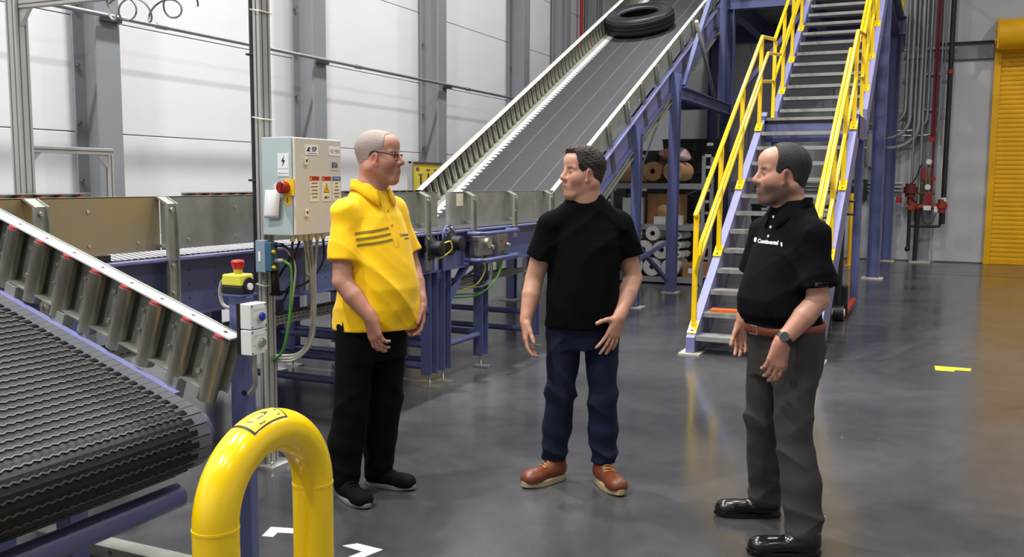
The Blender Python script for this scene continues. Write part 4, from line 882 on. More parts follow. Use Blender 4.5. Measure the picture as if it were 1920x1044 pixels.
# ---- storage rack with rolls, cartons and film
RX0, RX1, RY0, RY1 = -4.95, -3.28, 14.35, 14.95
RK = thing('storage_rack', 'grey steel storage rack under the incline conveyor', 'rack', (-4.1, 14.65, 0))
for x in (RX0, RX1):
    for y in (RY0, RY1): MB().prism(csec(0.05, 0.06, 0.004), lambda a, b: (x-0.025+a, y-0.03+b, 0), lambda a, b: (x-0.025+a, y-0.03+b, 2.02)).build('upright', rackg, RK)
    MB().box(x-0.012, x+0.012, 0, 0.6, 0, 0.03, lambda a, b, c: (a, RY0+b, 0.3+b*0.9+c)).build('brace', rackg, RK)
for z in (0.10, 0.93, 1.58):
    MB().box(RX0, RX1, RY0, RY1, z, z+0.012).build('shelf', rackg, RK); MB().box(RX0, RX1, RY0-0.035, RY0-0.005, z-0.075, z+0.012).build('shelf_beam', rackg, RK); MB().box(RX0, RX1, RY1+0.005, RY1+0.035, z-0.075, z+0.012).build('shelf_beam', rackg, RK)
MB().box(RX0, RX1, -0.01, 0.01, 0, 0.03, lambda a, b, c: (a, RY1+0.05, 0.9+(a-RX0)*0.4+c)).build('brace', rackg, RK)
def roll(x, z, r, y0, y1, m, nm, label, cat, grp, core=0.045):
    t = thing(nm, label, cat, (x, (y0+y1)/2, z-r), grp)
    MB().lathe([(core, 0), (r, 0.0), (r, y1-y0), (core, y1-y0), (core, 0)], (x, y0, z), (0, 1, 0), 26).build('roll', m, t)
    MB().lathe([(core-0.006, -0.002), (core, -0.002), (core, 0.3), (core-0.006, 0.3)], (x, y0, z), (0, 1, 0), 16).build('core_tube', card, t)
    MB().cyl((x, y0+0.1, z), (x, y0+0.11, z), core-0.006, 14).build('core_shade_disc', ink, t)  # black disc standing in for the shade inside the core
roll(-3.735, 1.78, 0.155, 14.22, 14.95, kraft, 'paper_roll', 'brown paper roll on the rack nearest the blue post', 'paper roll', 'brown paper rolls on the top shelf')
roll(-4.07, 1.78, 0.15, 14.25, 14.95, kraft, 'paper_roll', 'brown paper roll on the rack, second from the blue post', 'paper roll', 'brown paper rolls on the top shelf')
t = thing('paper_roll', 'brown paper roll lying lengthwise on the rack behind the incline', 'paper roll', (-4.52, 14.5, 1.592), 'brown paper rolls on the top shelf')
MB().lathe([(0.04, 0), (0.15, 0), (0.15, 0.72), (0.04, 0.72), (0.04, 0)], (-4.90, 14.42, 1.745), (1, 0, 0), 26).build('roll', kraft, t); MB().cyl((-4.8, 14.42, 1.745), (-4.7, 14.42, 1.745), 0.037, 12).build('core', card, t)
# crumpled bag on the rolls
def lump(c, r, sc, seed, amp=0.2, n=14):
    rnd = random.Random(seed); q = MB(); q.ball((0, 0, 0), r, n, (1, 1, 1)); ph = [rnd.uniform(0, 6) for _ in range(6)]
    q.v = [((lambda k: (c[0]+x*k*sc[0], c[1]+y*k*sc[1], c[2]+z*k*sc[2]))(1+amp*(math.sin(9/r*0.1*x+ph[0]+3*z/r)*0.5+math.sin(7*y/r*0.7+ph[1])*0.4+math.sin(5*z/r+ph[2]+2*x/r)*0.4))) for x, y, z in q.v]
    return q
b_ = tag(lump((-3.80, 14.55, 2.045), 0.17, (1.35, 1.2, 0.75), 4).build('plastic_bag', mat('patterned_bag', rgb(206, 92, 40), 0.4, var2=rgb(200, 214, 216), vscale=5)), 'crumpled orange and white plastic bag on the paper rolls', 'bag')
def carton(x0, x1, y0, y1, z0, z1, label, m=card, lab=True):
    t = thing('carton', label, 'box', ((x0+x1)/2, (y0+y1)/2, z0), 'cartons on the rack')
    MB().box(x0, x1, y0, y1, z0, z1).build('body', m, t, bevel=0.004); xm = (x0+x1)/2
    MB().box(x0, x1, y0-0.002, y0+0.03, z1, z1+0.002).build('tape_seam', cream, t)
    if lab: MB().box(xm-0.05, xm+0.05, y0-0.002, y0, (z0+z1)/2-0.04, (z0+z1)/2+0.04).build('label', paper, t)
carton(-4.20, -3.66, 14.45, 14.9, 0.942, 1.42, 'tall brown carton on the middle rack shelf', lab=False)
carton(-4.05, -3.86, 14.32, 14.44, 0.942, 1.07, 'small white labelled carton in front of the tall brown carton', white)
carton(-3.84, -3.60, 14.32, 14.44, 0.942, 1.09, 'small clear wrapped carton beside the white one', film)
carton(-4.60, -4.26, 14.4, 14.9, 0.942, 1.36, 'pale carton at the left end of the middle rack shelf', white, False)
carton(-3.58, -3.29, 14.36, 14.9, 0.112, 0.33, 'low brown carton at the foot of the rack')
b_ = tag(lump((-3.93, 14.40, 1.15), 0.085, (1.1, 0.8, 1.3), 9, 0.12).build('wrapping_paper', kraft), 'crumpled brown wrapping paper in front of the carton', 'paper')
k = 0
for z, xs in ((0.265, (-4.36, -4.06, -3.76)), (0.54, (-4.21, -3.91)), (0.80, (-4.36, -4.06))):
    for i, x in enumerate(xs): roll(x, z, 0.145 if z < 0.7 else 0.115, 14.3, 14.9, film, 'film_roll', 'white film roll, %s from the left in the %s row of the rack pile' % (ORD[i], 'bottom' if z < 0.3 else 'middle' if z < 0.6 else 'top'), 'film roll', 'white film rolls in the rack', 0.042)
for i, z in enumerate((0.47, 0.62, 0.77)):
    for j in range(3):
        roll(-3.66+0.03*j, z, 0.055, 14.36+0.13*j, 14.47+0.13*j, film, 'film_roll', 'small white film roll, %s from the front in the %s row beside the big rolls' % (ORD[j], ('bottom', 'middle', 'top')[i]), 'film roll', 'small white film rolls in the rack', 0.02)
# black bins stacked behind the rack
def bin_(x, y, z, label):
    t = thing('storage_bin', label, 'bin', (x, y, z), 'black bins stacked behind the rack')
    MB().prism([(-0.24, 0), (0.24, 0), (0.26, 0.165), (0.27, 0.165), (0.27, 0.19), (-0.27, 0.19), (-0.27, 0.165), (-0.26, 0.165)], lambda a, b: (x+a, y-0.2, z+b), lambda a, b: (x+a, y+0.2, z+b)).build('body', blackp, t)
    MB().box(x-0.055, x+0.055, y-0.203, y-0.2, z+0.07, z+0.12).build('label_plate', white, t); return t
STK = ('stack nearest the blue post', 'second stack from the blue post', 'third stack from the blue post', 'fourth stack from the blue post')
bl = lambda cx, kz: 'black bin behind the rack, %s up in the %s' % (ORD[kz], STK[cx])
b0 = bin_(-3.55, 16.0, 0.02, bl(0, 0))
for cx in range(4):
    for kz in range(12 if cx < 2 else 11):
        if cx or kz: copy_thing(b0, (-0.57*cx+(0.02 if kz % 2 else 0), 0.03*(kz % 3), 0.195*kz), bl(cx, kz))
tag(MB().box(-5.6, -3.2, 15.75, 16.3, 0.0, 0.02).build('pallet_sheet', slot), 'dark sheet under the stacks of black bins', 'pallet')
bl = lambda cx, kz: 'black bin under the stair, %s from the floor in the %s stack' % (ORD[kz], ('right', 'middle', 'left')[cx])
b0 = bin_(-1.9, 19.2, 0.02, bl(0, 0)); b0['group'] = 'black bins stacked under the stair'
for cx in range(3):
    for kz in range(6):
        if cx or kz: copy_thing(b0, (0.6*cx*-1.0, 0, 0.195*kz), bl(cx, kz))

# ---- pallet truck behind the stair foot
PJ = thing('pallet_truck', 'orange and black pallet truck parked behind the stair', 'pallet truck', (-0.93, 11.6, 0))
MB().cyl((-1.02, 11.35, 0.10), (-0.90, 11.35, 0.10), 0.10, 18).build('wheel', blackp, PJ); MB().cyl((-1.03, 11.35, 0.10), (-0.89, 11.35, 0.10), 0.045, 12).build('hub', cream, PJ)
MB().cyl((-0.96, 11.36, 0.2), (-0.96, 11.45, 1.25), 0.025, 10).build('handle', blackp, PJ); MB().box(-1.05, -0.87, 11.38, 11.5, 0.18, 0.42).build('pump', blackp, PJ, bevel=0.02)
MB().box(-1.12, -0.88, 11.5, 11.6, 0.1, 0.3).build('frame', blackp, PJ, bevel=0.01)
for x in (-1.2, -1.0): MB().box(x, x+0.13, 11.6, 12.75, 0.06, 0.12).build('fork', orange, PJ, bevel=0.005)
MB().tube([(-1.08, 11.47, 1.25), (-1.08, 11.49, 1.4), (-0.84, 11.49, 1.4), (-0.84, 11.47, 1.25), (-1.08, 11.47, 1.25)], 0.018, 8).build('grip', blackp, PJ)
# ---- yellow bollard post in front of the back wall
BP = thing('bollard_post', 'slim yellow bollard post in front of the far wall', 'bollard', (-1.47, 19.38, 0))
MB().lathe([(0.055, 0), (0.055, 1.38), (0.045, 1.41), (0.001, 1.425)], (-1.47, 19.38, 0), (0, 0, 1), 16).build('pipe', yellow_d, BP); MB().box(-1.56, -1.38, 19.29, 19.47, 0, 0.01).build('base_plate', yellow_d, BP)
# ---- black wall box with screen
BB = thing('charger_box', 'black wall mounted charger box left of the blue columns', 'charger', (-1.48, 21.0, 1.2))
MB().box(-1.75, -1.31, 20.92, YB-0.035, 1.26, 1.70).build('body', blackp, BB, bevel=0.01); MB().box(-1.60, -1.38, 20.915, 20.92, 1.55, 1.62).build('screen', mat('green_grey_screen', rgb(110, 120, 100), 0.4), BB); MB().box(-1.52, -1.45, 20.915, 20.92, 1.40, 1.48).build('sticker', paper, BB)
MB().tube(spline([(-1.6, 21.0, 2.15), (-1.42, 20.97, 2.13), (-1.3, 20.97, 2.0), (-1.2, 20.97, 1.8), (-1.15, 21.0, 1.65)]), 0.018, 8).build('cable', cablek, BB)
MB().box(-1.75, -1.40, 20.96, YB-0.035, 2.08, 2.13).build('bracket', blackp, BB)

# ---- conduits and sprinkler riser on the back wall
PYB = 20.88
def vpipe(x, z0, z1, r, m, label, y=PYB, bend=None, nm='conduit'):
    t = thing(nm, label, 'pipe', (x, y, z0))
    if bend:
        rr = bend; P = [(x, y, z1), (x, y, z0+rr)]+[(x-rr+rr*math.cos(a), y, z0+rr-rr*math.sin(a)) for a in [math.pi/2*i/6 for i in range(1, 7)]]+[(-1.6, y, z0)]
        MB().tube(P, r, 12).build('pipe', m, t)
    else: MB().cyl((x, y, z0), (x, y, z1), r, 12).build('pipe', m, t)
    for z in (4.2, 5.6, 6.9):
        if z0 < z < z1: MB().cyl((x, y, z-0.05), (x, y, z+0.05), r*1.25, 12).build('coupling', m, t)
    return t
vpipe(-0.64, 2.85, 8, 0.035, conduit, 'zinc conduit bending left, leftmost of the wall bundle', bend=0.30)
vpipe(-0.545, 2.55, 8, 0.055, conduit, 'thick zinc conduit bending left, second of the wall bundle', bend=0.42)
vpipe(-0.455, 0.3, 8, 0.022, conduit, 'thin straight zinc conduit running down to the red valve', y=20.8)
vpipe(-0.365, 2.35, 8, 0.06, conduit, 'thick pale conduit bending left, middle of the wall bundle', bend=0.50)
vpipe(-0.30, 1.2, 8, 0.024, conduit, 'thin zinc conduit ending above the pressure gauges', y=20.8)
vpipe(-0.215, 2.70, 8, 0.03, conduit, 'zinc conduit with low left bend beside the red pipes', bend=0.3)
t = vpipe(-0.115, 2.55, 8, 0.022, dred, 'dark red sprinkler pipe, left of the pair', y=20.78, nm='sprinkler_pipe')
t = vpipe(-0.070, 1.2, 8, 0.022, dred, 'dark red sprinkler pipe, right of the pair, reaching the gauges', y=20.78, nm='sprinkler_pipe')
vpipe(0.0, 2.6, 8, 0.022, conduit, 'thin zinc conduit right of the red pipes', bend=0.25)
vpipe(0.062, 2.4, 8, 0.018, conduit, 'thinnest zinc conduit beside the black riser')
for z, x0, x1 in ((4.33, -0.72, 0.26), (3.82, -0.72, 0.26), (3.10, -1.2, 0.22)):
    tag(MB().prism([(0, 0), (0.04, 0), (0.04, 0.04), (0, 0.04)], lambda a, b: (x0, 20.93+a, z+b), lambda a, b: (x1, 20.93+a, z+b)).build('strut_channel', conduit), {4.33: 'upper zinc strut channel holding the wall pipes', 3.82: 'middle zinc strut channel holding the wall pipes', 3.10: 'lower zinc strut channel holding the wall pipes'}[z], 'strut')
RS = thing('sprinkler_riser', 'black and red sprinkler riser with valves and gauges on the wall', 'sprinkler valve', (-0.2, 20.8, 0))
yr = 20.78
MB().cyl((0.165, yr, 0.8), (0.165, yr, 8), 0.05, 14).build('black_riser', ironk, RS)
for z in (3.85, 1.3): MB().cyl((0.165, yr, z-0.04), (0.165, yr, z+0.04), 0.062, 14).build('coupling', orange if z > 3 else white, RS)
MB().cyl((0.135, yr, 1.03), (0.135, yr, 1.30), 0.075, 16).cyl((0.135, yr, 1.12), (0.135, yr, 1.21), 0.11, 16).cyl((0.0, yr, 1.17), (0.13, yr, 1.17), 0.05, 12).build('red_valve', orange, RS)
MB().tube([(0.13, yr, 1.05), (0.125, yr, 0.80), (0.115, yr, 0.755), (0.06, yr, 0.745), (-0.47, yr, 0.745)], 0.028, 10).build('drain_pipe', ironk, RS)
MB().cyl((-0.455, yr, 0.30), (-0.455, yr, 1.25), 0.035, 12).build('black_pipe', ironk, RS); MB().ball((-0.465, yr, 0.27), 0.055, 8).build('pipe_end', ironk, RS)
MB().cyl((-0.32, yr, 0.02), (-0.30, yr, 1.2), 0.045, 12).build('black_pipe', ironk, RS); MB().box(-0.42, -0.02, 20.6, 20.93, 0, 0.03).build('grout_pad', concrete_foot, RS)
MB().cyl((-0.46, yr, 1.34), (-0.46, yr, 1.62), 0.10, 14).cyl((-0.46, yr, 1.42), (-0.46, yr, 1.55), 0.135, 14).cyl((-0.46, yr, 1.2), (-0.46, yr, 1.34), 0.06, 12).build('red_valve', mat('valve_red', rgb(104, 34, 36), 0.5), RS)
MB().cyl((-0.50, yr, 1.14), (0.02, yr, 1.14), 0.055, 12).cyl((-0.44, yr, 1.07), (-0.36, yr, 1.22), 0.09, 12).build('red_manifold', orange, RS)
MB().box(-0.265, -0.19, yr-0.06, yr, 1.70, 1.93).build('red_box', red, RS); MB().box(-0.73, -0.61, yr-0.05, yr+0.05, 1.22, 1.34).build('red_box', red, RS); MB().box(-0.10, 0.0, yr-0.04, yr, 1.68, 1.75).build('red_box', red, RS); MB().box(-0.16, -0.05, yr-0.05, yr, 2.46, 2.56).build('red_box', red, RS)
for z in (2.06, 1.55): o = MB().cyl((-0.14, yr-0.06, z), (-0.14, yr-0.02, z), 0.06, 18).build('gauge', zinc, RS); sub(o, MB().cyl((-0.14, yr-0.062, z), (-0.14, yr-0.0605, z), 0.05, 18).build('gauge_dial', paper, RS))
MB().cyl((-0.14, yr, 1.3), (-0.14, yr, 2.1), 0.02, 8).cyl((-0.25, yr, 1.2), (-0.25, yr, 1.95), 0.02, 8).cyl((-0.30, yr, 1.42), (0.0, yr, 1.42), 0.022, 8).build('trim_pipe', mat('brass_trim', rgb(120, 104, 60), 0.5, 0.3), RS)
MB().box(-0.18, -0.05, yr-0.04, yr+0.02, 1.22, 1.42).build('red_trim_valve', red, RS)
MB().box(-0.20, -0.06, yr-0.06, yr-0.055, 1.08, 1.17).build('tag_plate', paper, RS); MB().box(0.0, 0.07, yr-0.07, yr-0.065, 1.05, 1.16).build('tag_plate', paper, RS)
MB().tube(spline([(-0.46, yr-0.05, 1.6), (-0.36, yr-0.08, 1.75), (-0.30, yr-0.06, 1.95), (-0.25, yr, 2.0)]), 0.012, 8).build('hose', cablek, RS); MB().tube(spline([(-0.22, yr, 1.05), (-0.16, yr-0.1, 0.82), (-0.04, yr-0.1, 0.82), (0.04, yr, 1.0)]), 0.010, 8).build('hose', cablek, RS)
# bundle of conduits running behind the columns
for i, z in enumerate((1.62, 1.54, 1.46)):
    tag(MB().cyl((-4.5, 21.05, z), (-0.62, 21.05, z), 0.022, 10).build('wall_conduit', conduit), ('upper', 'middle', 'lower')[i]+' zinc conduit of three along the far wall', 'pipe')
# pale duct pieces hanging behind the stair
for i, x in enumerate((-2.05, -1.8, -1.55, -1.3)):
    t = thing('hanging_filter', 'pale filter sleeve on the wall behind the stair, %s from the left' % ORD[i], 'filter', (x, 20.9, 2.0), 'pale filter sleeves on the far wall')
    MB().lathe([(0.001, 0), (0.06, 0.01), (0.09, 0.08), (0.09, 0.62), (0.05, 0.72), (0.02, 0.76)], (x, 20.9, 1.95), (0, 0, 1), 14).build('sleeve', mat('pale_filter', rgb(170, 168, 164), 0.7) if i == 0 else MATS['pale_filter'], t); MB().cyl((x, 20.9, 2.7), (x, 20.9, 3.6), 0.015, 8).build('hanger_rod', conduit, t)
# ================================================================ PEOPLE
f4 = np.float32
def sstep(e0, e1, x):
    t = np.clip((x-e0)/(e1-e0), 0, 1); return t*t*(3-2*t)
class Vol:
    """distance-field grid: smooth unions of tapered capsules and ellipsoids, meshed with surface nets"""
    def __init__(s, lo, hi, h):
        s.lo = np.array(lo, float); s.h = h; s.n = np.ceil((np.array(hi, float)-s.lo)/h).astype(int)+1; s.g = np.full(s.n, 1.0, f4)
    def sl(s, lo, hi):
        a = np.clip(np.floor((np.array(lo)-s.lo)/s.h).astype(int), 0, s.n-1); b = np.clip(np.ceil((np.array(hi)-s.lo)/s.h).astype(int)+1, a+1, s.n)
        X, Y, Z = [(s.lo[i]+s.h*np.arange(a[i], b[i])).astype(f4) for i in range(3)]
        return (slice(a[0], b[0]), slice(a[1], b[1]), slice(a[2], b[2])), X[:, None, None], Y[None, :, None], Z[None, None, :]
    def un(s, fn, lo, hi, k=0.01):
        m = k+2*s.h; q, X, Y, Z = s.sl(np.array(lo)-m, np.array(hi)+m); S = s.g[q]; d = fn(X, Y, Z).astype(f4)
        h = np.maximum(k-np.abs(S-d), 0)/k; s.g[q] = np.minimum(S, d)-h*h*k*0.25
    def cut(s, fn, lo, hi, k=0.01):
        m = k+2*s.h; q, X, Y, Z = s.sl(np.array(lo)-m, np.array(hi)+m); S = s.g[q]; d = -fn(X, Y, Z).astype(f4)
        h = np.maximum(k-np.abs(S-d), 0)/k; s.g[q] = np.maximum(S, d)+h*h*k*0.25
    def inter(s, fn, k=0.004):
        q, X, Y, Z = s.sl(s.lo, s.lo+s.h*s.n); d = np.broadcast_to(fn(X, Y, Z).astype(f4), s.g.shape); h = np.maximum(k-np.abs(s.g-d), 0)/k; s.g = np.maximum(s.g, d)+h*h*k*0.25
    def shift(s, fn):
        """displace the surface by fn (outwards positive)"""
        q, X, Y, Z = s.sl(s.lo, s.lo+s.h*s.n); s.g -= fn(X, Y, Z).astype(f4)
    def cap(s, a, b, ra, rb=None, k=0.02, flat=None):
        """tapered capsule; flat=(unit vector, factor) squeezes it along that vector"""
        a = np.array(a, float); b = np.array(b, float); rb = ra if rb is None else rb; R = max(ra, rb)*(max(1, 1/flat[1]) if flat else 1)
        if flat: w = np.array(flat[0], float); w /= np.linalg.norm(w); sq = 1/flat[1]-1
        def fn(X, Y, Z):
            px, py, pz = X-a[0], Y-a[1], Z-a[2]; bx, by, bz = b-a
            if flat:
                t = (px*w[0]+py*w[1]+pz*w[2])*sq; px, py, pz = px+t*w[0], py+t*w[1], pz+t*w[2]; tb = ((b-a)@w)*sq; bx, by, bz = (b-a)+tb*w
            L = bx*bx+by*by+bz*bz+1e-12; t = np.clip((px*bx+py*by+pz*bz)/L, 0, 1)
            return (np.sqrt((px-t*bx)**2+(py-t*by)**2+(pz-t*bz)**2)-(ra+(rb-ra)*t))*(min(1, flat[1]) if flat else 1)
        s.un(fn, np.minimum(a, b)-R, np.maximum(a, b)+R, k)
    def ell(s, c, r, M=None, k=0.015, op='un'):
        c = np.array(c, float); r = np.array(r, float); R = r.max()
        def fn(X, Y, Z):
            p = [X-c[0], Y-c[1], Z-c[2]]
            if M is not None: p = [p[0]*M[i][0]+p[1]*M[i][1]+p[2]*M[i][2] for i in range(3)]
            k0 = np.sqrt((p[0]/r[0])**2+(p[1]/r[1])**2+(p[2]/r[2])**2)+1e-9; k1 = np.sqrt((p[0]/r[0]**2)**2+(p[1]/r[1]**2)**2+(p[2]/r[2]**2)**2)+1e-9
            return k0*(k0-1)/k1
        (s.un if op == 'un' else s.cut)(fn, c-R, c+R, k)
    def mesh(s):
        g = s.g; sg = g < 0; nx, ny, nz = g.shape
        c = sum(sg[i:nx-1+i, j:ny-1+j, k:nz-1+k].astype(np.int8) for i in (0, 1) for j in (0, 1) for k in (0, 1))
        I = np.argwhere((c > 0) & (c < 8)); idm = np.full((nx-1, ny-1, nz-1), -1, np.int32); idm[I[:, 0], I[:, 1], I[:, 2]] = np.arange(len(I))
        co = [(i, j, k) for i in (0, 1) for j in (0, 1) for k in (0, 1)]; v = [g[I[:, 0]+a, I[:, 1]+b, I[:, 2]+d] for a, b, d in co]
        P = np.zeros((len(I), 3)); N = np.zeros(len(I))
        for m in range(8):
            for o in range(m+1, 8):
                df = np.array(co[o])-np.array(co[m])
                if np.abs(df).sum() != 1: continue
                x = (v[m] < 0) != (v[o] < 0); t = np.where(x, v[m]/np.where(x, v[m]-v[o], 1), 0); P += np.where(x[:, None], np.array(co[m])+t[:, None]*df, 0); N += x
        P = s.lo+s.h*(I+P/N[:, None]); Fs = []
        for ax in range(3):
            a = [slice(None)]*3; b = [slice(None)]*3; a[ax] = slice(0, -1); b[ax] = slice(1, None); E = sg[tuple(a)] != sg[tuple(b)]; o1, o2 = [(1, 2), (2, 0), (0, 1)][ax]
            J = np.argwhere(E); J = J[(J[:, o1] > 0) & (J[:, o2] > 0) & (J[:, o1] < g.shape[o1]-1) & (J[:, o2] < g.shape[o2]-1)]
            ins = sg[J[:, 0], J[:, 1], J[:, 2]]; u = np.zeros(3, int); u[o1] = 1; w = np.zeros(3, int); w[o2] = 1
            qd = [idm[tuple((J-q).T)] for q in (u+w, w, 0*u, u)]; Q = np.stack(qd, 1); Q[~ins] = Q[~ins][:, ::-1]; Fs.append(Q)
        return P, np.concatenate(Fs)
def np_obj(name, V, Fq, m, parent, cols=None, relax=0):
    if relax:
        E = np.concatenate([Fq[:, [0, 1]], Fq[:, [1, 2]], Fq[:, [2, 3]], Fq[:, [3, 0]]]); E = np.concatenate([E, E[:, ::-1]]); n = np.bincount(E[:, 0], minlength=len(V))[:, None]+1e-9
        for _ in range(relax):
            A = np.stack([np.bincount(E[:, 0], V[E[:, 1], i], len(V)) for i in range(3)], 1)/n; V = V*0.45+A*0.55
    me = bpy.data.meshes.new(name); me.vertices.add(len(V)); me.vertices.foreach_set('co', V.astype(f4).ravel()); me.loops.add(Fq.size); me.loops.foreach_set('vertex_index', Fq.astype(np.int32).ravel())
    me.polygons.add(len(Fq)); me.polygons.foreach_set('loop_start', np.arange(0, Fq.size, 4, dtype=np.int32)); me.polygons.foreach_set('use_smooth', np.ones(len(Fq), bool)); me.update(calc_edges=True); me.validate()
    if cols is not None:
        at = me.color_attributes.new('Col', 'FLOAT_COLOR', 'POINT'); at.data.foreach_set('color', np.concatenate([cols, np.ones((len(V), 1))], 1).astype(f4).ravel())
    me.materials.append(m); o = bpy.data.objects.new(name, me); COL.objects.link(o); o.parent = parent
    return o
def vcol_mat(name, rough, sss=0.0, bump=0.1, bscale=200):
    m = mat(name, (0.5, 0.4, 0.35), rough, bump=bump, bscale=bscale); nt = m.node_tree; a = nt.nodes.new('ShaderNodeVertexColor'); a.layer_name = 'Col'; b = nt.nodes['Principled BSDF']; nt.links.new(a.outputs[0], b.inputs['Base Color'])
    if sss: b.inputs['Subsurface Weight'].default_value = sss; b.inputs['Subsurface Radius'].default_value = (0.012, 0.005, 0.003); b.inputs['Subsurface Scale'].default_value = 1.0
    return m
skinm = vcol_mat('skin', 0.48, 0.08, 0.06, 160)
def v3(*a): return np.array(a, float)
def nrm(a): a = np.array(a, float); return a/np.linalg.norm(a)
def loft_fn(tab, c, f, l, ex=2.3):
    """body of ellipse-like cross-sections: tab rows (z, forward offset, half width, front depth, back depth)"""
    T = np.array(tab, float)
    def fn(X, Y, Z):
        z = Z.ravel(); of, a, bf, bb = [np.interp(z, T[:, 0], T[:, i]).astype(f4)[None, None, :] for i in (1, 2, 3, 4)]
        px, py = X-c[0], Y-c[1]; u = px*f[0]+py*f[1]-of; w = px*l[0]+py*l[1]; b = np.where(u > 0, bf, bb)
        r = (np.abs(u/b)**ex+np.abs(w/a)**ex)**(1/ex); d = (r-1)*np.minimum(a, b)
        return np.maximum(d, np.maximum(T[0, 0]-Z, Z-T[-1, 0]))
    return fn
def hand_prims(V, w, d, n, side, curl=(0.35, 0.45, 0.55, 0.6), spread=0.10, thumb=(0.75, 0.55, 0.25), sc=1.0, tcurl=0.25):
    """w wrist, d finger direction, n palm normal, side: +1 thumb lies along d x n, -1 opposite"""
    w = v3(*w); d = nrm(d); n = nrm(np.array(n)-d*np.dot(n, d)); s = np.cross(d, n)*side
    V.cap(w-d*0.02, w+d*0.035*sc, 0.026*sc, 0.027*sc, 0.02, flat=(n, 0.72))
    offs = (0.030, 0.010, -0.011, -0.030); ln = (0.092, 0.098, 0.092, 0.080); L = ((0.043, 0.027, 0.021), (0.047, 0.031, 0.022), (0.044, 0.028, 0.022), (0.034, 0.021, 0.019))
    for i in range(4):
        kn = w+d*ln[i]*sc+s*offs[i]*sc; V.cap(w+d*0.02*sc+s*offs[i]*0.65*sc, kn, 0.0165*sc, 0.0118*sc, 0.014)
        sp = spread*(1.5-i)/1.5; dd = nrm(d+s*sp); p = kn; a = curl[i]*0.55
        for j in range(3):
            dr = dd*math.cos(a)+n*math.sin(a); q = p+dr*L[i][j]*sc; V.cap(p, q, (0.0098-0.0008*j)*sc, (0.0092-0.0010*j)*sc, 0.004); p = q; a += curl[i]*(0.9 if j == 0 else 0.6)
    p = w+d*0.022*sc+s*0.026*sc+n*0.006; dr = nrm(d*thumb[0]+s*thumb[1]+n*thumb[2]); q = p+dr*0.042*sc; V.cap(p, q, 0.0165*sc, 0.0125*sc, 0.012)
    for Lj in (0.032, 0.026):
        dr = nrm(dr+d*tcurl+n*tcurl*0.4); r = q+dr*Lj*sc; V.cap(q, r, 0.0115*sc, 0.0095*sc, 0.004); q = r
def head_frame(f, tilt=0.0, roll=0.0):
    f = nrm((f[0], f[1], tilt)); l = nrm(np.cross((0, 0, 1), f)); w = np.cross(f, l); return np.array([f, l, w])
def head_prims(V, o, M, S, jaw=1.0, fat=0.0):
    P = lambda u, v, w: o+S*(u*M[0]+v*M[1]+w*M[2])
    E = lambda c, r, k=0.012, op='un': V.ell(P(*c), np.array(r)*S, M, k, op)
    E((-0.018, 0, 0.035), (0.098, 0.077, 0.084), 0.01); E((0.028, 0, -0.028), (0.066, 0.064+fat*0.4, 0.086), 0.03); E((-0.005, 0, -0.03), (0.078, 0.066+fat*0.5, 0.07), 0.03)
    E((0.045, 0, 0.055), (0.050, 0.060, 0.046), 0.03)
    for s in (-1, 1):
        V.cap(P(-0.018, s*(0.054+fat*0.6), -0.058), P(0.062, s*0.018, -0.108), 0.023*S*jaw, 0.020*S, 0.03)
        E((0.058, s*0.040, -0.030), (0.026+fat*0.3, 0.024, 0.028), 0.03)
        V.cap(P(0.078, s*0.012, 0.020), P(0.070, s*0.046, 0.020), 0.011*S, 0.010*S, 0.014)
        E((0.098, s*0.032, -0.002), (0.020, 0.019, 0.013), 0.014, 'cut')
        E((0.0735, s*0.031, -0.002), (0.0145, 0.0145, 0.0135), 0.003)
        V.cap(P(0.082, s*0.016, 0.0065), P(0.0745, s*0.044, 0.004), 0.005*S, 0.004*S, 0.006); V.cap(P(0.083, s*0.018, -0.0095), P(0.0755, s*0.042, -0.008), 0.0045*S, 0.0035*S, 0.006)
        E((0.100, s*0.0135, -0.034), (0.011, 0.009, 0.009), 0.008)
        # ear: rim, lobe and hollow
        e = P(0.004, s*0.075, -0.016); Me = np.array([nrm(M[0]+M[2]*-0.25), nrm(M[1]*s+M[0]*-0.35), nrm(M[2]+M[0]*0.25)]); V.ell(e, np.array((0.0195, 0.0085, 0.035))*S, Me, 0.008); V.ell(P(0.014, s*0.073, -0.043), np.array((0.011, 0.007, 0.012))*S, Me, 0.006); V.ell(P(0.007, s*0.0835, -0.013), np.array((0.011, 0.0055, 0.021))*S, Me, 0.005, 'cut')
    E((0.070, 0, -0.108), (0.024, 0.028, 0.020), 0.025); E((0.078, 0, -0.070), (0.022, 0.034, 0.030), 0.02)
    V.cap(P(0.086, 0, 0.014), P(0.112, 0, -0.024), 0.0085*S, 0.0115*S, 0.014); E((0.110, 0, -0.031), (0.0125, 0.0125, 0.0105), 0.008)
    V.cap(P(0.0945, -0.016, -0.0655), P(0.0945, 0.016, -0.0655), 0.0058*S, None, 0.006); V.cap(P(0.0925, -0.014, -0.0765), P(0.0925, 0.014, -0.0765), 0.0068*S, None, 0.006)
    V.cap(P(0.1035, -0.020, -0.0712), P(0.1035, 0.020, -0.0712), 0.0028*S, None, 0.003) if False else None
    return P
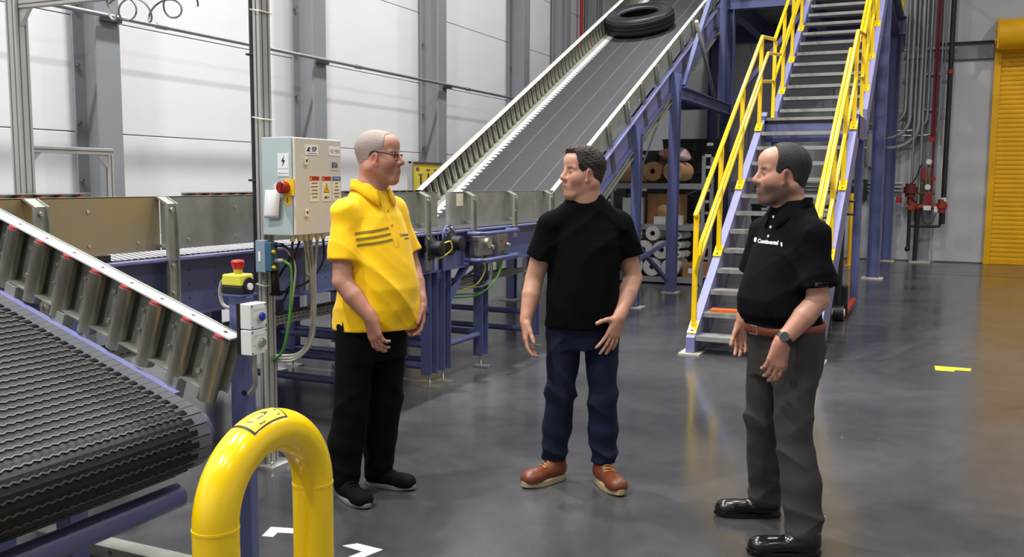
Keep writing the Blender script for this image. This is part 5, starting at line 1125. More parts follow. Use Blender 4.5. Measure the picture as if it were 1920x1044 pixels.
def make_person(d):
    """continuous body mesh with hair, clothes, shoes and worn things as its parts"""
    rz = YAW; base = Vector((d['base'][0], d['base'][1], 0)); J = {k: v3(*v) for k, v in d['J'].items()}; f = np.array([*nrm(d['face_body']), 0.0]); l = np.array([-f[1], f[0], 0.0]); c = v3(*d['c'], 0)
    # ---- skin: one continuous surface from the head to the ankles
    V = Vol((-0.45, -0.42, 0.03), (0.45, 0.50, 1.92), 0.0045)
    M = head_frame(d['face'], d.get('tilt', 0)); S = d['S']; o = v3(*d['head'])
    P = head_prims(V, o, M, S, d.get('jaw', 1), d.get('fat', 0))
    nb = J['neck']; V.cap(nb-v3(0, 0, 0.06), P(-0.030, 0, -0.055), 0.066*d.get('nk', 1), 0.058*d.get('nk', 1), 0.03); V.cap(nb+f*0.02, P(0.0, 0, -0.075), 0.055*d.get('nk', 1), 0.048, 0.03)
    hz = d['hips'][-1]; tab = [(z, of, a-0.024, bf-0.024, bb-0.024) for z, of, a, bf, bb in d['torso'] if z > hz[0]+0.03]; tab = [(0.80, 0, hz[2]-0.045, hz[3]-0.045, hz[4]-0.045), (hz[0]+0.01, 0, hz[2]-0.035, hz[3]-0.035, hz[4]-0.035)]+tab
    V.un(loft_fn(tab, c, f, l), (-0.4, -0.4, 0.79), (0.4, 0.45, tab[-1][0]), 0.03)
    for s in 'rl':
        V.cap(nb-v3(0, 0, 0.035), J[s+'sh'], 0.05, 0.05, 0.04)
        V.cap(J[s+'sh'], J[s+'el'], 0.055*d['arm'], 0.043*d['arm'], 0.03)
        V.cap(J[s+'el'], J[s+'el']*0.62+J[s+'wr']*0.38, 0.043*d['arm'], 0.044*d['arm'], 0.008); V.cap(J[s+'el']*0.62+J[s+'wr']*0.38, J[s+'wr'], 0.044*d['arm'], 0.029*d['arm'], 0.006)
        hp = d['hand'][s]; hand_prims(V, J[s+'wr'], hp['d'], hp['n'], hp['side'], hp.get('curl', (0.4, 0.5, 0.55, 0.6)), hp.get('spread', 0.08), hp.get('thumb', (0.75, 0.55, 0.3)), hp.get('sc', 1.0))
        V.cap(J[s+'hip'], J[s+'kn'], 0.075, 0.052, 0.03); V.cap(J[s+'kn'], J[s+'an'], 0.050, 0.038, 0.02); V.cap(J[s+'an'], J[s+'an']-v3(0, 0, 0.05), 0.036, 0.04, 0.01)
    vs, fs = V.mesh()
    q = (vs-o)/S; u, v, w = q@M[0], q@M[1], q@M[2]; sk = np.array(d['skin'])*0.80; cols = np.tile(sk, (len(vs), 1)); hd = (w > -0.14) & (vs[:, 2] > J['neck'][2])
    mix = lambda msk, col: cols.__setitem__(slice(None), cols*(1-msk[:, None])+np.array(col)*msk[:, None])
    red_ = np.array(d.get('flush', rgb(190, 110, 96)))
    mix(hd*np.exp(-(((u-0.075)/0.03)**2+((np.abs(v)-0.045)/0.025)**2+((w+0.03)/0.03)**2))*0.45, red_); mix(hd*np.exp(-(((u-0.115)/0.02)**2+(v/0.02)**2+((w+0.03)/0.02)**2))*0.5, red_)
    mix(hd*np.exp(-(((u-0.004)/0.03)**2+((np.abs(v)-0.082)/0.02)**2+((w+0.016)/0.04)**2))*0.65, red_)
    mix(hd*(u > 0.07)*np.exp(-(((np.abs(v))/0.022)**4+((w+0.071)/0.011)**4))*0.75, rgb(164, 88, 82)); mix(hd*(u > 0.088)*np.exp(-((v/0.019)**4+((w+0.0712)/0.0022)**2))*0.8, rgb(80, 34, 32))
    mix(hd*(u > 0.055)*np.exp(-(((np.abs(v)-0.032)/0.020)**4+((w-0.0215)/0.0062)**2))*d.get('brow', 0.7), d['browc'])
    mix(hd*(u > 0.06)*np.exp(-(((np.abs(v)-0.031)/0.0120)**4+((w+0.003)/0.0042)**4))*0.85, rgb(140, 122, 114)); mix(hd*(u > 0.06)*np.exp(-(((np.abs(v)-0.031)/0.0066)**4+((w+0.0025)/0.0050)**4))*0.95, d.get('iris', rgb(52, 42, 36)))
    mix(hd*(u > 0.055)*np.exp(-(((np.abs(v)-0.031)/0.0145)**4+((w-0.0022)/0.0026)**2))*0.8, rgb(58, 38, 34))  # shadow under the upper eyelid, painted as a dark line
    if 'beard' in d:
        bm_ = hd*sstep(-0.040, -0.062, w+0.25*np.maximum(0.0, 0.035-u)*0)*sstep(-0.035, 0.01, u)*(1-np.exp(-((v/0.016)**4+((w+0.071)/0.008)**4))*(u > 0.07)); mo = 0.75*hd*(u > 0.075)*np.exp(-((v/0.03)**4+((w+0.0545)/0.0055)**2)); sbn = hd*np.exp(-(((u-0.012)/0.014)**4))*(np.abs(v) > 0.04)*sstep(-0.08, -0.05, w)*sstep(0.02, -0.0, w)
        mix(np.clip(bm_+mo+sbn*0.8, 0, 1)*d['beard'][1], d['beard'][0])
    if 'bald' in d:
        pass
    wr = np.minimum(np.linalg.norm(vs-J['rwr'], axis=1), np.linalg.norm(vs-J['lwr'], axis=1)); mix(np.exp(-np.maximum(0, wr-0.0)**2/0.02)*(vs[:, 2] < 1.05)*0.45, d.get('handc', rgb(196, 128, 112)))
    body = np_obj('person', vs, fs, skinm, None, cols, 1); body.location = base; body.rotation_euler = (0, 0, rz); tag(body, d['label'], 'person'); body['base'] = [0, 0, 0]
    # ---- hair
    hr = d['hair']; lo, hi = o-0.16, o+0.17; H = Vol(lo, hi, 0.0035); th = hr['t']
    H.ell(P(-0.018, 0, 0.035), np.array((0.098, 0.077, 0.084))*S+th, M, 0.01); H.ell(P(0.045, 0, 0.055), np.array((0.050, 0.060, 0.046))*S+th, M, 0.03); H.ell(P(-0.012, 0, -0.03), np.array((0.080, 0.066+d.get('fat', 0)*0.4, 0.07))*S+th, M, 0.03)
    if hr.get('top'): H.ell(P(*hr['top'][:3]), np.array(hr['top'][3:6])*S, M, 0.02)
    def uvw(X, Y, Z): p = [X-o[0], Y-o[1], Z-o[2]]; return [(p[0]*M[i][0]+p[1]*M[i][1]+p[2]*M[i][2])/S for i in range(3)]
    def cutf(X, Y, Z):
        u, v, w = uvw(X, Y, Z); (u1, w1), (u2, w2), (u3, w3) = hr['line']
        # front hairline: from the top front (u1,w1) to the sideburn foot (u2,w2); lower edge on to the nape (u3,w3)
        n1 = nrm((w1-w2, -(u1-u2))); e1 = (u-u2)*n1[0]+(w-w2)*n1[1]; rec = hr.get('recede', 0.0)*np.exp(-((np.abs(v)-0.042)/0.02)**2)*(w > 0.04); e1 = e1+rec
        n2 = nrm((w2-w3, -(u2-u3))); e2 = (u-u3)*n2[0]+(w-w3)*n2[1]
        ear = 0.026-np.sqrt((u-0.006)**2+((w+0.018)*0.70)**2)
        return np.maximum(np.maximum(e1, e2), np.where(np.abs(v) > 0.05, ear, -1.0))*S
    H.inter(cutf, 0.004); amp = hr.get('amp', 0.0015); fr = hr.get('fr', 90)
    H.shift(lambda X, Y, Z: amp*(np.sin(fr*X+1.7*fr*Z*0.5+2.1*np.sin(0.35*fr*Y))*np.sin(1.1*fr*Y+1.9*np.sin(0.3*fr*X)+0.4*fr*Z)+0.7*np.sin(2.3*fr*Z+1.3*fr*X+1.5*np.sin(0.8*fr*Y))*np.sin(1.9*fr*X-fr*Y)))
    hv, hf = H.mesh(); qh = (hv-o)/S; side = sstep(0.045, 0.0, qh@M[2]); hc = np.array(hr['col'])*(1-side[:, None]*hr.get('grey', 0))+np.array(hr.get('colg', hr['col']))*side[:, None]*hr.get('grey', 0)
    np_obj('hair', hv, hf, hairm, body, hc, 1)
    # ---- shirt
    T = d['torso']; zt = T[-1][0]; zh = T[0][0]; Sh = Vol((-0.42, -0.42, zh-0.02), (0.42, 0.48, zt+0.06), 0.006)
    Sh.un(loft_fn(T, c, f, l), (-0.4, -0.4, zh), (0.4, 0.45, zt), 0.03)
    for s in 'rl':
        a, b = J[s+'sh'], J[s+'el']; e = a+(b-a)*d['sleeve']; ax = nrm(b-a)
        tr_ = d.get('trap', (0.064, 0.061)); Sh.cap(nb-v3(0, 0, d.get('trapz', 0.035)), a-v3(0, 0, 0.004), tr_[0], tr_[1], 0.05)
        Sl = Vol(Sh.lo, Sh.lo+0.1, Sh.h); Sl.n = Sh.n.copy(); Sl.g = np.full(Sh.n, 1.0, f4); Sl.cap(a, e+ax*0.05, 0.064*d['arm'], d.get('slr', 0.078)*d['arm'], 0.02)
        Sl.inter(lambda X, Y, Z: (X-e[0])*ax[0]+(Y-e[1])*ax[1]+(Z-e[2])*ax[2], 0.006)
        k = 0.035; hh = np.maximum(k-np.abs(Sh.g-Sl.g), 0)/k; Sh.g = np.minimum(Sh.g, Sl.g)-hh*hh*k*0.25
    ph = d.get('seed', 1.0)
    def ridge(t): return 1-np.abs(np.sin(t))**0.8
    def fold(X, Y, Z):
        u = (X-c[0])*f[0]+(Y-c[1])*f[1]; w = (X-c[0])*l[0]+(Y-c[1])*l[1]
        m1 = 0.5+0.5*np.sin(7*Z+5*w+ph); m2 = 0.5+0.5*np.sin(6*Z-8*w+4*u+2*ph); low = sstep(1.34, 1.05, Z)
        g = 0.0075*m1*ridge(11*Z+9*w+0.9*np.sin(9*w+5*Z+ph)+ph)+0.0070*m2*ridge(9*Z-13*w+0.8*np.sin(12*Z+ph)+2*ph)+0.006*low*ridge(17*w+5*u+3*Z+0.9*np.sin(8*Z+ph))*m2+0.0022*ridge(23*Z+14*w+12*u+1.1*np.sin(16*w+7*Z)+ph)*m1+0.0016*ridge(20*Z-24*w+1.0*np.sin(14*Z)+ph)*m2
        return (g-0.006)*1.5*d.get('foldk', 1.0)*sstep(zt+0.02, zt-0.12, Z)
    Sh.shift(fold); Sh.inter(lambda X, Y, Z: zh+0.006*np.sin(14*X+9*Y+ph)-Z, 0.004)
    if d.get('scoop'):
        sc_ = J['neck']+f*d['scoop'][0]+v3(0, 0, d['scoop'][1]); Sh.ell(sc_, (d['scoop'][2], d['scoop'][2], 0.05), None, 0.008, 'cut')
    sv, sf = Sh.mesh(); shirt = np_obj(d['shirt'][0], sv, sf, d['shirt'][1], body, None, 1)
    # ---- trousers
    Tr = Vol((-0.42, -0.42, 0.06), (0.42, 0.5, 1.02), 0.006); hb = d['hips']
    Tr.un(loft_fn(hb, c, f, l), (-0.35, -0.35, hb[0][0]), (0.35, 0.4, hb[-1][0]), 0.03); R = d['legr']
    for s in 'rl':
        a, b, e = J[s+'hip'], J[s+'kn'], J[s+'an']; m = a*0.5+b*0.5
        Tr.cap(a, b, R[0], R[1], 0.035); Tr.cap(b, b*0.45+e*0.55-f*0.012, R[1], R[2]*1.08, 0.02); Tr.cap(b*0.45+e*0.55-f*0.012, e-v3(0, 0, 0.02), R[2]*1.08, R[3], 0.02)
    def foldt(X, Y, Z):
        kz = np.exp(-((Z-0.50)/0.11)**2); az = np.exp(-((Z-0.15)/0.08)**2); hp = np.exp(-((Z-0.80)/0.10)**2)
        a = ridge(17*Z+14*X+10*Y+0.9*np.sin(14*X+8*Z+ph)); b = ridge(15*Z-16*X+7*Y+0.9*np.sin(11*Y+9*Z+2*ph)); m1 = 0.5+0.5*np.sin(9*Z+11*X+ph); e = ridge(4*Z+26*X+12*Y+ph)
        return d.get('legfold', 1)*(0.0085*kz*(a*m1+b*(1-m1)-0.4)+0.0095*az*(ridge(26*Z+9*X+0.9*np.sin(15*Y+ph))*0.7+b*0.5-0.5)+0.0035*hp*(b-0.4)+0.0025*(e-0.4))
    Tr.shift(foldt); zc0 = d.get('cuff', 0.10); Tr.inter(lambda X, Y, Z: np.maximum(zc0-Z, Z-hb[-1][0]), 0.003)
    tv, tf = Tr.mesh(); np_obj(d['trousers'][0], tv, tf, d['trousers'][1], body, None, 1)
    return body, dict(P=P, M=M, S=S, o=o, f=f, l=l, c=c, J=J, sv=sv, sf=sf, tv=tv, tf=tf, shirt=shirt, d=d)
hairm = vcol_mat('hair', 0.6, 0, 0.5, 420)
def projector(I, key='s'):
    return BVHTree.FromPolygons(I[key+'v'].tolist(), I[key+'f'].tolist())
def wrap(bvh, pts, dr, lift=0.0015):
    out = []
    for p in pts:
        p = Vector(p); dv = Vector(dr); h = bvh.ray_cast(p-dv*0.6, dv, 1.5)
        out.append(tuple(h[0]+h[1]*lift) if h[0] else tuple(p))
    return out
def shoe(body, ank, dr, kind, L, mu, ms, ml, wd=0.05, flip=1):
    """shoe on the floor: upper, sole and laces; ank ankle (x, y), dr toe direction"""
    d = np.array([*nrm(dr), 0.0]); s = np.array([-d[1], d[0], 0.0]); o = np.array([ank[0], ank[1], 0.0]); P = lambda u, v, w: o+d*u+s*v+v3(0, 0, w)
    back, front = -0.075, L-0.075; V = Vol(o-np.array([0.26, 0.26, 0.0]), o+np.array([0.26, 0.26, 0.19]), 0.005); st = 0.030 if kind == 'boot' else 0.020
    V.cap(P(back+0.042, 0, st+0.030), P(0.02, 0, st+0.034), 0.043, 0.044, 0.02); V.cap(P(0.02, 0, st+0.030), P(front-0.052, 0, st+0.022), 0.045, wd*0.98, 0.03, flat=(v3(0, 0, 1), 0.78)); V.cap(P(front-0.075, 0, st+0.016), P(front-0.048, 0, st+0.014), wd*0.98, wd*0.9, 0.02, flat=(v3(0, 0, 1), 0.75))
    V.cap(P(-0.022, 0, st+0.05), P(-0.03, 0, st+(0.125 if kind == 'boot' else 0.075)), 0.046, 0.045, 0.03); V.cap(P(0.035, 0, st+0.055), P(0.0, 0, st+0.085), 0.030, 0.032, 0.03)
    if kind == 'boot':
        V.shift(lambda X, Y, Z: 0.002*np.exp(-(((((X-o[0])*d[0]+(Y-o[1])*d[1])-(front-0.085))/0.004)**2)))
    V.inter(lambda X, Y, Z: st-0.004-Z, 0.004); vs, fs = V.mesh(); up = np_obj('shoe', vs, fs, mu, body, None, 1)
    out = []; n = 40
    for i in range(n):
        a = 2*math.pi*i/n; cu, sv_ = math.cos(a), math.sin(a); mid = (back+front)/2; hl = (front-back)/2+0.006; u = mid+hl*cu; t = (u-back)/(front-back)
        half = (wd+0.004)*(0.80+0.22*math.sin(min(1, max(0, t))*math.pi*0.9+0.25)-0.10*math.exp(-((t-0.38)/0.15)**2)); out.append((u, half*(abs(sv_)**0.72)*(1 if sv_ >= 0 else -1)))
    q = MB(); rk = (lambda u: max(0, (u-(front-0.07)))*0.10+max(0, (back+0.02-u))*0.15)
    q.prism(out, lambda a, b: P(a, b, 0.001+rk(a)), lambda a, b: P(a, b, st+0.003+rk(a)))
    so = q.build('sole', ms, body, local=True, bevel=0.004); so.parent = up
    if kind in ('boot', 'trainer'):
        q = MB(); bv = BVHTree.FromPolygons(vs.tolist(), fs.tolist())
        for k in range(4):
            u0 = 0.028+0.017*k; pts = wrap(bv, [P(u0+0.006*math.sin(t*2), -0.024+0.048*t, 0.1) for t in (0, .25, .5, .75, 1)], (0, 0, -1), 0.003); q.tube(pts, 0.0026, 6)
            pts = wrap(bv, [P(u0+0.014*t, -0.024+0.048*t, 0.1) for t in (0, .25, .5, .75, 1)], (0, 0, -1), 0.004); q.tube(pts, 0.0024, 6)
        la = q.build('laces', ml, body, local=True); la.parent = up
    return up
def collar(I, body, m, zc, r1, r2, h, drop, ctr, open_=0.5, lean=0.02):
    """turned-down polo collar round the neck, open at the front"""
    f, l = I['f'], I['l']; q = MB(); n = 40; vs = []
    for i in range(n+1):
        a = math.radians(open_*40)+(2*math.pi-2*math.radians(open_*40))*i/n; cu, cv = math.cos(a), math.sin(a); fr = max(0, cu)
        di = f*cu+l*cv; c0 = np.array([ctr[0], ctr[1], zc])
        rows = [(r1*0.97, -0.02), (r1, h*0.55), (r1*1.02, h), (r1*1.12, h*0.98), (r1+(r2-r1)*0.6, h*0.45), (r2, -0.004-drop*fr**2)]
        for r, z in rows: vs.append(c0+di*(r*(1+0.12*abs(cv)))+v3(0, 0, z-0.055*fr-0.0*lean)+f*(-0.012*z/h if h else 0))
    k = 6; q.add(vs, [(i*k+j, i*k+j+1, (i+1)*k+j+1, (i+1)*k+j) for i in range(n) for j in range(k-1)], True); o = q.build('collar', m, body, local=True); md = o.modifiers.new('thick', 'SOLIDIFY'); md.thickness = 0.003; return o
def emb(I, body, bvh, ctr, U, Vv, dr, items, m, nm):
    """flat print or embroidery wrapped onto the cloth: items are polygons or text in (u, v)"""
    q = MB(); ctr, U, Vv = v3(*ctr), nrm(U), nrm(Vv)
    for it in items:
        if it[0] == 'text': v, fc = text_mesh(it[1], it[2], it[3]); v = [(x+it[4], y+it[5]) for x, y in v]
        else: v, fc = it[1], it[2]
        q.add(wrap(bvh, [ctr+U*a+Vv*b for a, b in v], dr, 0.0022), fc)
    o = q.build(nm, m, body, local=True); return o
def strip(u0, u1, v0, v1, n=10, sk=0.0):
    vs = []
    for i in range(n+1):
        u = u0+(u1-u0)*i/n; vs += [(u, v0+sk*i/n), (u, v1+sk*i/n)]
    return ('poly', vs, [(2*i, 2*i+2, 2*i+3, 2*i+1) for i in range(n)])

polo_y = mat('yellow_polo_knit', rgb(252, 200, 0), 0.62, var=0.03, vscale=8, bump=0.12, bscale=300, sheen=0.15, spec=0.25)
tee_k = mat('black_tee_jersey', rgb(8, 8, 9), 0.9, bump=0.10, bscale=260, spec=0.08)
polo_k = mat('black_polo_knit', rgb(9, 11, 14), 0.88, bump=0.10, bscale=260, spec=0.10)
trou_k = mat('black_trousers_cloth', rgb(8, 8, 9), 0.85, bump=0.1, bscale=240, spec=0.15)
jeans = mat('navy_denim', rgb(18, 23, 44), 0.8, var2=rgb(26, 33, 58), vscale=4, bump=0.2, bscale=500, spec=0.2)
trou_g = mat('charcoal_trousers_cloth', rgb(58, 55, 56), 0.8, var=0.05, vscale=5, bump=0.12, bscale=300, spec=0.2)
leather = mat('tan_boot_leather', rgb(108, 54, 28), 0.42, var=0.10, vscale=14, bump=0.06, bscale=60)
crepe = mat('cream_boot_sole', rgb(168, 150, 118), 0.8, var=0.08, vscale=20)
laceb = mat('brown_yellow_laces', rgb(176, 122, 50), 0.7)
shoek = mat('black_mesh_trainer', rgb(11, 11, 13), 0.85, bump=0.12, bscale=250, spec=0.12)
soleg = mat('grey_trainer_sole', rgb(118, 118, 118), 0.7)
dress = mat('black_polished_leather', rgb(16, 15, 16), 0.22, var=0.1, vscale=10)
beltl = mat('brown_belt_leather', rgb(128, 62, 34), 0.45)
stripe_m = mat('olive_stripe_print', rgb(128, 108, 10), 0.6)
white_thread = mat('white_thread', rgb(228, 228, 228), 0.6)
grey_thread = mat('dark_grey_tab', rgb(58, 60, 64), 0.6)
glassk = mat('dark_spectacle_frame', rgb(34, 36, 44), 0.35)
# ---------------------------------------------------------------- man in the yellow polo
b1, I1 = make_person(dict(label='man in a yellow polo shirt and black trousers, wearing glasses, looking right', base=(-2.51, 3.834), c=(0.0, 0.065), face_body=(0.80, -0.60), face=(0.975, -0.22), tilt=-0.02, S=1.06, head=(0.036, 0.055, 1.722), fat=0.014, jaw=1.08, nk=1.10,
    J=dict(neck=(-0.012, 0.072, 1.565), rsh=(-0.110, -0.070, 1.445), rel=(-0.118, -0.140, 1.120), rwr=(0.022, -0.175, 0.952), lsh=(0.082, 0.212, 1.450), lel=(0.175, 0.245, 1.140), lwr=(0.232, 0.115, 0.985),
           rhip=(-0.075, -0.010, 0.88), rkn=(-0.105, 0.000, 0.485), ran=(-0.150, 0.035, 0.125), lhip=(0.055, 0.150, 0.88), lkn=(0.048, 0.145, 0.480), lan=(-0.005, 0.215, 0.125)),
    torso=[(0.868, 0.005, 0.208, 0.190, 0.182), (0.98, 0.02, 0.210, 0.200, 0.178), (1.08, 0.02, 0.206, 0.205, 0.166), (1.20, 0.01, 0.205, 0.185, 0.155), (1.32, 0.0, 0.200, 0.160, 0.150), (1.43, -0.01, 0.172, 0.132, 0.138), (1.505, -0.015, 0.120, 0.102, 0.112), (1.565, -0.015, 0.087, 0.082, 0.090), (1.59, -0.012, 0.078, 0.072, 0.080)],
    hips=[(0.72, 0.0, 0.165, 0.135, 0.140), (0.85, 0.0, 0.170, 0.150, 0.138), (0.99, 0.0, 0.165, 0.150, 0.130)], legr=(0.104, 0.085, 0.082, 0.078), arm=1.10, sleeve=0.72, slr=0.079, seed=1.3, foldk=0.95, trap=(0.060, 0.068), trapz=0.058, cuff=0.065,
    hand=dict(r=dict(d=(0.22, -0.02, -0.97), n=(0.55, 0.83, 0.1), side=-1, curl=(0.55, 0.6, 0.65, 0.7), thumb=(0.85, 0.35, 0.4), sc=1.06), l=dict(d=(-0.02, -0.25, -0.97), n=(-0.75, -0.5, 0.1), side=-1, curl=(0.55, 0.7, 0.8, 0.9), thumb=(0.8, 0.4, 0.4), sc=1.04)),
    skin=rgb(202, 146, 122), flush=rgb(170, 88, 76), handc=rgb(176, 112, 90), browc=rgb(150, 116, 98), brow=0.4, hair=dict(t=0.0028, line=((0.060, 0.098), (0.036, -0.006), (-0.095, -0.060)), recede=0.012, col=rgb(156, 142, 134), colg=rgb(150, 130, 118), grey=0.8, amp=0.0007, fr=260),
    shirt=('polo_shirt', polo_y), trousers=('trousers', trou_k)))
collar(I1, b1, polo_y, 1.562, 0.079, 0.104, 0.046, 0.040, (-0.012+0.010, 0.070-0.006), 0.55)
B1 = projector(I1); f_, l_ = I1['f'], I1['l']
# three dark stripes across the right chest, placket, buttons, chest logo lettering
sdir = nrm(-f_+l_*0.35)
emb(I1, b1, B1, I1['c']+f_*0.2+v3(0, 0, 1.335)-l_*0.09, l_, (0, 0, 1), -f_, [strip(-0.105, 0.066, 0.028-0.02, 0.039-0.02, 14, 0.024), strip(-0.105, 0.068, 0.0-0.02, 0.011-0.02, 14, 0.024), strip(-0.105, 0.070, -0.028-0.02, -0.017-0.02, 14, 0.024)], stripe_m, 'chest_stripes')
emb(I1, b1, B1, I1['c']+f_*0.2+v3(0, 0, 1.40), l_, (0, 0, 1), -f_, [strip(-0.018, -0.0165, -0.12, 0.075, 2), strip(0.0165, 0.018, -0.12, 0.075, 2), strip(-0.017, 0.017, -0.121, -0.119, 4)], mat('yellow_seam', rgb(196, 146, 0), 0.7), 'placket_seam')
ybtn = mat('yellow_button', rgb(206, 160, 10), 0.4)
for z in (1.455, 1.385): p = wrap(B1, [I1['c']+f_*0.2+v3(0, 0, z)], -f_, 0.002)[0]; MB().cyl(p, tuple(np.array(p)+f_*0.003), 0.006, 10).build('button', ybtn, b1, local=True)
emb(I1, b1, B1, I1['c']+f_*0.2+v3(0, 0, 1.335)+l_*0.085, l_, (0, 0, 1), -f_, [('text', 'Continental', 0.019, 0.0006, 0, 0.0), strip(-0.012, 0.04, -0.020, -0.016, 6)], ink, 'chest_logo')
q = MB()                                                        # stitched hem lines
# side vent slit at the hem
emb(I1, b1, B1, v3(-0.125, -0.4, 0.892), (1, 0, 0), (0, 0, 1), (0, 1, 0), [('poly', [(-0.007, -0.019), (0.009, -0.019), (0.0, 0.034)], [(0, 1, 2)])], trou_k, 'side_vent')
# glasses
P = I1['P']; q = MB()
for s in (-1, 1):
    rim = [P(0.0975-0.010*((abs(v)-0.033)/0.02)**2*0.4, s*v, w-0.006) for v, w in ((0.012, 0.012), (0.030, 0.0145), (0.050, 0.013), (0.054, 0.004), (0.052, -0.010), (0.040, -0.017), (0.024, -0.017), (0.013, -0.009))]
    q.tube(rim, 0.0016, 6, closed=True); q.tube([P(0.092, s*0.055, 0.006), P(0.082, s*0.068, 0.009), P(0.04, s*0.077, 0.015), P(0.012, s*0.080, 0.020), P(-0.006, s*0.079, 0.018), P(-0.018, s*0.077, 0.004)], 0.0034, 6)
    q.tube([P(0.0975, s*0.012, 0.0075), P(0.0975, s*0.03, 0.0095), P(0.0935, s*0.054, 0.0065)], 0.0032, 6)
q.tube([P(0.098, -0.012, 0.0), P(0.104, 0, 0.004), P(0.098, 0.012, 0.0)], 0.0016, 6)
q.build('eyeglasses', glassk, b1, local=True)
shoe(b1, (-0.150+0.012, 0.035-0.02), (0.62, -0.78), 'trainer', 0.29, shoek, soleg, shoek, 0.050); shoe(b1, (-0.005, 0.215), (0.93, -0.38), 'trainer', 0.29, shoek, soleg, shoek, 0.050)

# ---------------------------------------------------------------- man in the black tee and jeans
b2, I2 = make_person(dict(label='man in a black t-shirt, blue jeans and tan boots, between the two other men', base=(-1.663, 4.45), c=(0.045, 0.05), face_body=(-0.16, -0.987), face=(-0.90, -0.43), tilt=0.0, S=1.055, head=(0.028, 0.045, 1.652), fat=0.004, nk=1.10, jaw=1.1,
    J=dict(neck=(0.048, 0.062, 1.528), rsh=(-0.138, 0.028, 1.378), rel=(-0.216, 0.050, 1.095), rwr=(-0.258, -0.035, 0.890), lsh=(0.232, 0.085, 1.385), lel=(0.306, 0.095, 1.100), lwr=(0.215, -0.075, 0.915),
           rhip=(-0.050, 0.045, 0.88), rkn=(-0.072, 0.055, 0.495), ran=(-0.098, 0.110, 0.14), lhip=(0.135, 0.075, 0.88), lkn=(0.150, 0.035, 0.485), lan=(0.163, 0.062, 0.14)),
    torso=[(0.845, 0.0, 0.206, 0.165, 0.165), (0.95, 0.005, 0.202, 0.165, 0.155), (1.05, 0.005, 0.194, 0.160, 0.140), (1.16, 0.0, 0.196, 0.150, 0.140), (1.28, -0.005, 0.196, 0.140, 0.145), (1.37, -0.012, 0.172, 0.120, 0.135), (1.44, -0.02, 0.130, 0.100, 0.115), (1.50, -0.02, 0.092, 0.080, 0.092), (1.525, -0.018, 0.082, 0.074, 0.080)],
    hips=[(0.74, 0.0, 0.160, 0.120, 0.135), (0.86, 0.0, 0.176, 0.130, 0.140), (0.97, 0.0, 0.170, 0.128, 0.132)], legr=(0.098, 0.078, 0.074, 0.068), arm=1.10, sleeve=0.62, slr=0.082, seed=2.9, foldk=0.9, cuff=0.115, legfold=2.3,
    hand=dict(r=dict(d=(-0.03, -0.25, -0.95), n=(0.85, 0.1, 0.05), side=1, curl=(0.35, 0.55, 0.6, 0.6), thumb=(0.9, 0.35, 0.3), sc=1.04), l=dict(d=(-0.34, -0.25, -0.9), n=(-0.5, 0.8, 0.0), side=-1, curl=(0.25, 0.2, 0.2, 0.25), spread=0.22, thumb=(0.35, 0.9, -0.1), sc=1.06)),
    skin=rgb(210, 160, 134), flush=rgb(176, 100, 86), handc=rgb(184, 124, 100), browc=rgb(52, 34, 26), brow=0.9, beard=(rgb(150, 112, 98), 0.30), hair=dict(t=0.008, top=(0.022, 0, 0.092, 0.075, 0.066, 0.036), line=((0.080, 0.090), (0.040, -0.016), (-0.095, -0.072)), recede=0.016, col=rgb(32, 23, 18), colg=rgb(38, 29, 24), grey=0.6, amp=0.0030, fr=170),
    scoop=(0.055, 0.012, 0.070), shirt=('t_shirt', tee_k), trousers=('jeans', jeans)))
q = MB(); n = 36; ring = []
for i in range(n):
    a = 2*math.pi*i/n; di = I2['f']*math.cos(a)*0.076+I2['l']*math.sin(a)*0.084; ring.append(np.array([0.045, 0.062, 1.520])+di+v3(0, 0, -0.040*max(0, math.cos(a))**1.3)+I2['f']*(-0.012))
q.tube(ring, 0.008, 8, closed=True); q.build('neck_band', tee_k, b2, local=True)
shoe(b2, (-0.098, 0.105), (-0.755, -0.655), 'boot', 0.295, leather, crepe, laceb, 0.052); shoe(b2, (0.165, 0.050), (0.32, -0.947), 'boot', 0.295, leather, crepe, laceb, 0.052)

